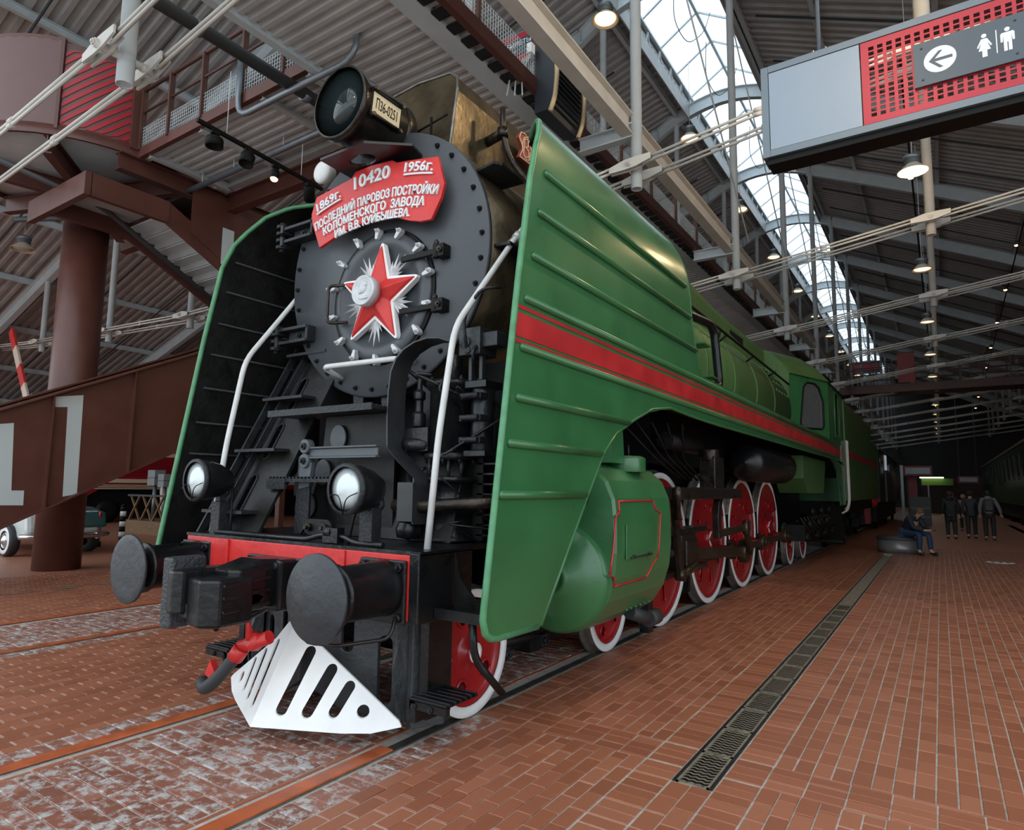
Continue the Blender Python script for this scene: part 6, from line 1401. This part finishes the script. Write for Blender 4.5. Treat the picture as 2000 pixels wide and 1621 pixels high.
# red railcar
rt = thing('red_railcar', 'red railcar with cream stripes far behind the stair', 'rail car', (-24, 15, 0))
def rb(P, y0, y1, name, m, bevel=.03): return MB().prism(P, 'yz', y0, y1)
MB().box(-27.2, -24.4, 9.0, 30, 1.35, 4.2).build('body', 'rred', rt, bevel=.2)
MB().box(-24.42, -24.36, 9.2, 30, 1.62, 1.78).build('cream_band', 'cream', rt); MB().box(-24.42, -24.36, 11., 30, 2.75, 2.92).build('cream_band', 'cream', rt)
for k in range(3): MB().box(-24.42, -24.35, 9.0, 12.2-.3*k, 1.36+.07*k, 1.40+.07*k).build('louvre', 'cream', rt)
for i in range(9): MB().box(-24.42, -24.36, 11.5+i*2, 12.9+i*2, 3.0, 3.9).build('window', 'pane2', rt)
for k in range(7): MB().box(-24.41, -24.37, 10, 30, 1.95+.11*k, 1.965+.11*k).build('rib', 'rredd', rt)
MB().add([(-24.4, 9.0, 1.35), (-24.4, 7.0, .45), (-26.8, 7.0, .45), (-27.2, 9, 1.35), (-24.4, 9.4, 1.35), (-24.4, 8.0, .45), (-26.8, 8.0, .45), (-27.2, 9.4, 1.35)], [(0, 1, 2, 3), (4, 5, 6, 7), (0, 1, 5, 4), (2, 3, 7, 6), (1, 2, 6, 5)]).build('snow_plough', 'rred', rt)
MB().box(-26.8, -24.6, 8.5, 30, .4, 1.35).build('bogies', 'inkb', rt)
for i in range(5): MB().lathe([(.2, -.06), (.46, -.06), (.46, .06), (.2, .06)], (-24.5, 9.8+i*3.2, .47), (1, 0, 0), 20).build('wheel', 'soot', rt)
# timber plinth with relay boxes
pl = thing('relay_stand', 'two grey relay boxes on posts behind crossed timber rails', 'relay box', (-17.85, 8.2, 0))
MB().box(-18.95, -16.55, 7.75, 9.2, 0, .42).build('plinth', 'wood', pl)
for x, z0, z1, w in ((-17.70, 1.55, 2.05, .22), (-17.10, 1.50, 1.92, .18)):
    bx = MB().box(x-w, x+w, 7.95, 8.3, z0, z1).build('relay_box', 'relayg', pl, bevel=.01); MB().box(x-w-.01, x+w+.01, 7.94, 8.31, (z0+z1)/2-.01, (z0+z1)/2+.01).build('box_seam', 'dgrey', bx)
    MB().cyl((x, 8.1, .42), (x, 8.1, z0), .06, n=12).build('post', 'galv', pl)
for x in (-18.40, -17.65, -16.95): MB().bar((x-.3, 7.85, .42), (x+.3, 7.85, 1.2), .05, .05, (0, 1, 0)).bar((x+.3, 7.88, .42), (x-.3, 7.88, 1.2), .05, .05, (0, 1, 0)).build('cross_brace', 'wood', pl)
MB().bar((-18.85, 7.86, 1.22), (-16.55, 7.86, 1.22), .06, .06).build('top_rail', 'dgrey', pl)
# pale mannequin glimpsed past the deflector
mq = thing('mannequin', 'pale cream mannequin glimpsed behind the left smoke deflector', 'mannequin', (-20.1, 9.8, 0))
MB().lathe([(.10, 0), (.12, .1), (.19, .75), (.20, 1.0), (.23, 1.35), (.20, 1.5), (.07, 1.56), (.06, 1.62), (.10, 1.68), (.115, 1.76), (.09, 1.86), (0, 1.9)], (-20.1, 9.8, .0), (0, 0, 1), 20).build('torso', 'mann', mq)
MB().lathe([(0, 1.76), (.13, 1.76), (.13, 1.80), (.10, 1.92), (0, 1.94)], (-20.1, 9.8, 0), (0, 0, 1), 18).build('cap', 'mann', mq)
# semaphore arm
sm = thing('semaphore', 'slanting red and white semaphore arm at the left edge', 'semaphore', (-18.3, 4.6, 0))
P0, P1 = Vector((-18.35, 4.6, 3.85)), Vector((-20.16, 4.6, 6.30))
for i in range(4):
    a, c = P0+(P1-P0)*i/4, P0+(P1-P0)*(i+1)/4; MB().bar(a, c, .06, .26, (1, 0, .3)).build('arm_band', 'semw' if i % 2 == 0 else 'red', sm)
MB().bar((-18.3, 4.7, 0), (-18.3, 4.7, 4.2), .12, .12, (0, 1, 0)).build('mast', 'dgrey', sm)
# distant dark stock on the left
for i, (x, y0, y1, h, lb) in enumerate(((-30, 8, 40, 4.0, 'dark railway van standing far left behind the stair'), (-19.5, 16, 46, 3.6, 'dark wagon behind the timber relay stand'))):
    t = thing('dark_wagon', lb, 'wagon', (x, (y0+y1)/2, 0)); MB().box(x-1.4, x+1.4, y0, y1, 1.1, h).build('body', 'darkwall', t, bevel=.1); MB().box(x-1.2, x+1.2, y0+.3, y1-.3, .3, 1.1).build('underframe', 'inkb', t)
    for k in range(4): MB().lathe([(.2, -.06), (.46, -.06), (.46, .06), (.2, .06)], (x+1.1, y0+1.5+k*2.2, .47), (1, 0, 0), 20).build('wheel', 'soot', t)
# ================================================================ PEOPLE
def skin(name, nodes, edges, m, par, root=0, sub=2):
    me = bpy.data.meshes.new(name); me.from_pydata([n[0] for n in nodes], edges, []); o = bpy.data.objects.new(name, me); C.objects.link(o); o.parent = par
    sk = o.modifiers.new('skin', 'SKIN'); sk.use_smooth_shade = True
    if not me.skin_vertices: me.attributes
    for i, n in enumerate(nodes):
        v = me.skin_vertices[0].data[i]; r = n[1]; v.radius = (r, r) if not isinstance(r, tuple) else r; v.use_root = (i == root)
    sb = o.modifiers.new('subsurf', 'SUBSURF'); sb.levels = 1; sb.render_levels = sub; me.materials.append(M[m] if isinstance(m, str) else m); return o
def person(label, loc, rz, P, cols, h=1.75, coat=0., hair=True, hood=False):
    """P: joint name -> (x,y,z) in a 1.75 m figure facing -y"""
    k = h/1.75; t = thing('person', label, 'person', loc, rz)
    V = {n: Vector(p)*k for n, p in P.items()}
    def mm(n, c, r=.7): return mat('cloth_%s' % '_'.join('%.2f' % x for x in c)+n, c, r, bump=.3, bscale=30, var=.15)
    sk = mat('skin_tone', (.46, .27, .19), .5)
    names = ['pel', 'chest', 'neck', 'head', 'crown', 'lsh', 'lel', 'lwr', 'lhd', 'rsh', 'rel', 'rwr', 'rhd', 'lhip', 'lkn', 'lan', 'lto', 'rhip', 'rkn', 'ran', 'rto']
    rad = dict(pel=.13, chest=.14, neck=.052, head=.085, crown=.075, lsh=.06, rsh=.06, lel=.042, rel=.042, lwr=.03, rwr=.03, lhd=.035, rhd=.035, lhip=.085, rhip=.085, lkn=.058, rkn=.058, lan=.042, ran=.042, lto=.04, rto=.04)
    E = [('pel', 'chest'), ('chest', 'neck'), ('neck', 'head'), ('head', 'crown'), ('chest', 'lsh'), ('lsh', 'lel'), ('lel', 'lwr'), ('lwr', 'lhd'), ('chest', 'rsh'), ('rsh', 'rel'), ('rel', 'rwr'), ('rwr', 'rhd'), ('pel', 'lhip'), ('lhip', 'lkn'), ('lkn', 'lan'), ('lan', 'lto'), ('pel', 'rhip'), ('rhip', 'rkn'), ('rkn', 'ran'), ('ran', 'rto')]
    ix = {n: i for i, n in enumerate(names)}
    nodes = [(V[n], rad[n]*k) for n in names]; edges = [(ix[a], ix[c]) for a, c in E]
    # fingers: short chains rooted in the palm
    for sd in 'lr':
        hd = V[sd+'hd']; d = (hd-V[sd+'wr']).normalized(); sx = d.cross(Vector((0, 0, 1))) if abs(d.z) < .9 else Vector((1, 0, 0)); sx = sx.normalized()
        for q in range(4):
            b0 = len(nodes); o_ = sx*(.024*(q-1.5)*k); nodes += [(hd+o_+d*.03*k, .010*k), (hd+o_*1.1+d*(.075-.008*abs(q-1.5))*k+Vector((0, 0, -.012)), .008*k)]; edges += [(ix[sd+'hd'], b0), (b0, b0+1)]
        b0 = len(nodes); nodes += [(hd+sx*.05*k+d*.012*k, .011*k)]; edges += [(ix[sd+'hd'], b0)]
    skin('body', nodes, edges, sk, t)
    head, crown, neck = V['head'], V['crown'], V['neck']; up = (crown-head).normalized(); fwd = Vector((0, -1, 0)); fwd = (V.get('look', head+fwd)-head); fwd = (fwd-up*fwd.dot(up)).normalized(); sd_ = fwd.cross(up)
    def hp(f, s, u): return head+fwd*f*k+sd_*s*k+up*u*k
    fc = MB(); fc.add([hp(.085, -.012, .02), hp(.085, .012, .02), hp(.115, 0, -.02), hp(.086, 0, .05)], [(0, 1, 2), (0, 2, 3), (1, 3, 2)]); fc.build('nose', sk, t, local=True)
    for s in (-1, 1):
        e = MB(); ell(e, hp(.078, s*.034, .032), (.011*k, .009*k, .008*k), 8); e.build('eye', mat('eye_white', (.6, .58, .55), .3), t, local=True)
        e = MB(); ell(e, hp(.0, s*.092, .01), (.016*k, .022*k, .032*k), 8); e.build('ear', sk, t, local=True)
    e = MB(); ell(e, hp(.085, 0, -.045), (.026*k, .008*k, .007*k), 8); e.build('mouth', mat('lips', (.36, .15, .12), .5), t, local=True)
    if hair:
        e = MB(); e.lathe([(math.sin(PI*q/9)*.108, .112*math.cos(PI*q/9)) for q in range(7)], hp(-.016, 0, .045), up*.82-fwd*.45, 20); e.v = [v for v in e.v]; [None for v in e.v]
        if k != 1: pass
        e.build('hair', mm('h', cols['hair']), t, local=True)
    A_ = 1.24
    top = [(V['pel'], .165*k), (V['pel'].lerp(V['chest'], .5), .158*k), (V['chest'], .172*k), (V['neck'].lerp(V['chest'], .35), .075*k)]
    te = [(0, 1), (1, 2), (2, 3)]
    for sd in 'lr':
        b0 = len(top); top += [(V[sd+'sh'], .085*k), (V[sd+'el'], .066*k), (V[sd+'wr'], .052*k)]; te += [(2, b0), (b0, b0+1), (b0+1, b0+2)]
    if coat:
        for sd in 'lr':
            b0 = len(top); top += [(V[sd+'hip'].lerp(V[sd+'kn'], coat), .118*k)]; te += [(0, b0)]
    skin('jacket', top, te, mm('j', cols['top']), t)
    lg = [(V['pel'], .14*k)]; le = []
    for sd in 'lr':
        b0 = len(lg); lg += [(V[sd+'hip'], .10*k), (V[sd+'kn'], .076*k), (V[sd+'an'].lerp(V[sd+'kn'], .08), .066*k)]; le += [(0, b0), (b0, b0+1), (b0+1, b0+2)]
    skin('trousers', lg, le, mm('t', cols['leg']), t)
    for sd in 'lr':
        a, c = V[sd+'an'], V[sd+'to']; skin('shoe', [(a+(a-c)*.25+Vector((0, 0, -.03*k)), .045*k), (a.lerp(c, .5)+Vector((0, 0, -.02*k)), .05*k), (c+(c-a)*.15, .042*k)], [(0, 1), (1, 2)], mm('s', cols['shoe']), t, 1, 1)
    if hood:
        e = MB(); e.lathe([(.0, -.02), (.11*k, 0), (.125*k, .05*k), (.09*k, .10*k), (0, .12*k)], V['neck']-fwd*.07*k-up*.07*k, up, 16); e.build('hood', mm('j', cols['top']), t, local=True)
    return t, V, k
STAND = dict(pel=(0, 0, .95), chest=(0, 0, 1.30), neck=(0, -.01, 1.50), head=(0, -.03, 1.60), crown=(0, -.02, 1.69), lsh=(.18, 0, 1.42), lel=(.25, .03, 1.13), lwr=(.25, -.05, .90), lhd=(.25, -.07, .83), rsh=(-.18, 0, 1.42), rel=(-.25, .03, 1.13), rwr=(-.25, -.05, .90), rhd=(-.25, -.07, .83),
             lhip=(.10, 0, .90), lkn=(.11, -.06, .50), lan=(.11, -.02, .09), lto=(.12, -.15, .045), rhip=(-.10, 0, .90), rkn=(-.11, .0, .50), ran=(-.11, .12, .10), rto=(-.12, .0, .045))
def vary(**k): d = dict(STAND); d.update(k); return d
BK = (.012, .012, .014)
person('person in long black coat walking away, left of the walking group', (4.0, 25.2, 0), PI, vary(), dict(top=(.008, .009, .012), leg=(.012, .014, .02), shoe=BK, hair=(.03, .018, .012)), 1.72, coat=.75, hood=True)
person('person in dark jacket with bare head walking between two others', (4.62, 25.9, 0), PI, vary(lkn=(.11, .06, .50), lan=(.11, .2, .12), lto=(.12, .1, .06), rkn=(-.11, -.08, .5), ran=(-.11, -.1, .09), rto=(-.12, -.24, .045)), dict(top=(.020, .024, .028), leg=BK, shoe=BK, hair=(.02, .014, .01)), 1.74, coat=.2)
pt3, V3, k3 = person('person in grey jacket with black backpack walking away', (5.12, 25.3, 0), PI, vary(rel=(-.30, .02, 1.13), rwr=(-.34, -.05, .92), rhd=(-.36, -.07, .86)), dict(top=(.15, .15, .155), leg=(.008, .008, .009), shoe=(.05, .05, .05), hair=(.012, .01, .01)), 1.76, coat=.12, hood=True)
bp = MB().box(-.15, .15, .14, .30, 1.02, 1.45).build('backpack', 'rubber', pt3, bevel=.06, local=True); MB().box(-.11, .11, .30, .33, 1.06, 1.22).build('pocket', 'rubber', bp, bevel=.02, local=True)
person('small figure in pink top far along the aisle ahead of the walkers', (4.55, 31.5, 0), PI, vary(), dict(top=(.35, .16, .15), leg=BK, shoe=BK, hair=(.32, .2, .1)), 1.6)
person('distant figure in dark clothes near the green kiosk', (4.3, 44, 0), PI, vary(), dict(top=(.10, .05, .04), leg=BK, shoe=BK, hair=(.3, .14, .06)), 1.7)
SIT = dict(pel=(0, .05, .585), chest=(0, -.16, .86), neck=(0, -.27, 1.02), head=(0, -.37, 1.09), crown=(0, -.40, 1.18), look=(0, -1.2, .75), lsh=(.18, -.18, .98), lel=(.22, -.33, .72), lwr=(.10, -.55, .66), lhd=(.06, -.62, .66), rsh=(-.18, -.18, .98), rel=(-.22, -.33, .72), rwr=(-.10, -.55, .66), rhd=(-.05, -.63, .66),
           lhip=(.11, .0, .565), lkn=(.17, -.46, .56), lan=(.17, -.50, .10), lto=(.20, -.64, .045), rhip=(-.11, .0, .565), rkn=(-.17, -.46, .56), ran=(-.16, -.42, .10), rto=(-.19, -.56, .045))
sp_, Vs, ks = person('seated man in navy jacket and blue jeans bent over a phone', (2.95, 17.45, 0), .95, SIT, dict(top=(.010, .014, .028), leg=(.012, .035, .085), shoe=(.012, .011, .01), hair=(.10, .055, .028)), 1.75, hood=True)
MB().box(-.035, .10, -.72, -.65, .66, .672).build('phone', 'inkb', sp_, local=True)
# ================================================================ a mesh that came out in far-apart pieces becomes one object per piece
import numpy as np
def burst(o, most=70):
    me = o.data; nv = len(me.vertices)
    if nv < 6 or nv > 6000: return
    par = list(range(nv))
    def find(a):
        while par[a] != a: par[a] = par[par[a]]; a = par[a]
        return a
    for p in me.polygons:
        v = p.vertices; r = find(v[0])
        for k in v[1:]:
            q = find(k)
            if q != r: par[q] = r
    root = np.array([find(i) for i in range(nv)]); ids, isl = np.unique(root, return_inverse=True); k = len(ids)
    if k < 2 or k > 400: return
    co = np.empty(nv*3); me.vertices.foreach_get('co', co); co = co.reshape(-1, 3)
    lo = np.full((k, 3), np.inf); hi = -lo; np.minimum.at(lo, isl, co); np.maximum.at(hi, isl, co)
    size = (hi-lo).max(axis=1); gap = np.maximum(0, np.maximum(lo[:, None]-hi[None], lo[None]-hi[:, None]))
    near_ = np.sqrt((gap**2).sum(axis=2)) <= np.maximum(.02, .5*np.maximum(size[:, None], size[None]))
    g = list(range(k))
    def f2(a):
        while g[a] != a: g[a] = g[g[a]]; a = g[a]
        return a
    for a, b in zip(*np.nonzero(np.triu(near_, 1))):
        x, y = f2(a), f2(b)
        if x != y: g[y] = x
    pid = np.array([f2(i) for i in range(k)]); u = np.unique(pid)
    if len(u) < 2 or len(u) > most: return
    vp = pid[isl]; polys = [tuple(p.vertices) for p in me.polygons]; sm = [p.use_smooth for p in me.polygons]
    for n, t in enumerate(u):
        keep = [i for i, q in enumerate(polys) if vp[q[0]] == t]; used = sorted({v for i in keep for v in polys[i]}); ix = {v: j for j, v in enumerate(used)}
        m2 = bpy.data.meshes.new(me.name); m2.from_pydata([tuple(co[v]) for v in used], [], [tuple(ix[v] for v in polys[i]) for i in keep]); m2.polygons.foreach_set('use_smooth', [sm[i] for i in keep])
        for q in me.materials: m2.materials.append(q)
        if n == 0: first = m2; continue
        c = o.copy(); c.data = m2; C.objects.link(c)
    o.data = first
for o in [o for o in bpy.data.objects if o.type == 'MESH' and o.parent is not None and o.data.users == 1 and not o.get('kind') and not o.children and not any(m.type == 'SKIN' for m in o.modifiers)]: burst(o)
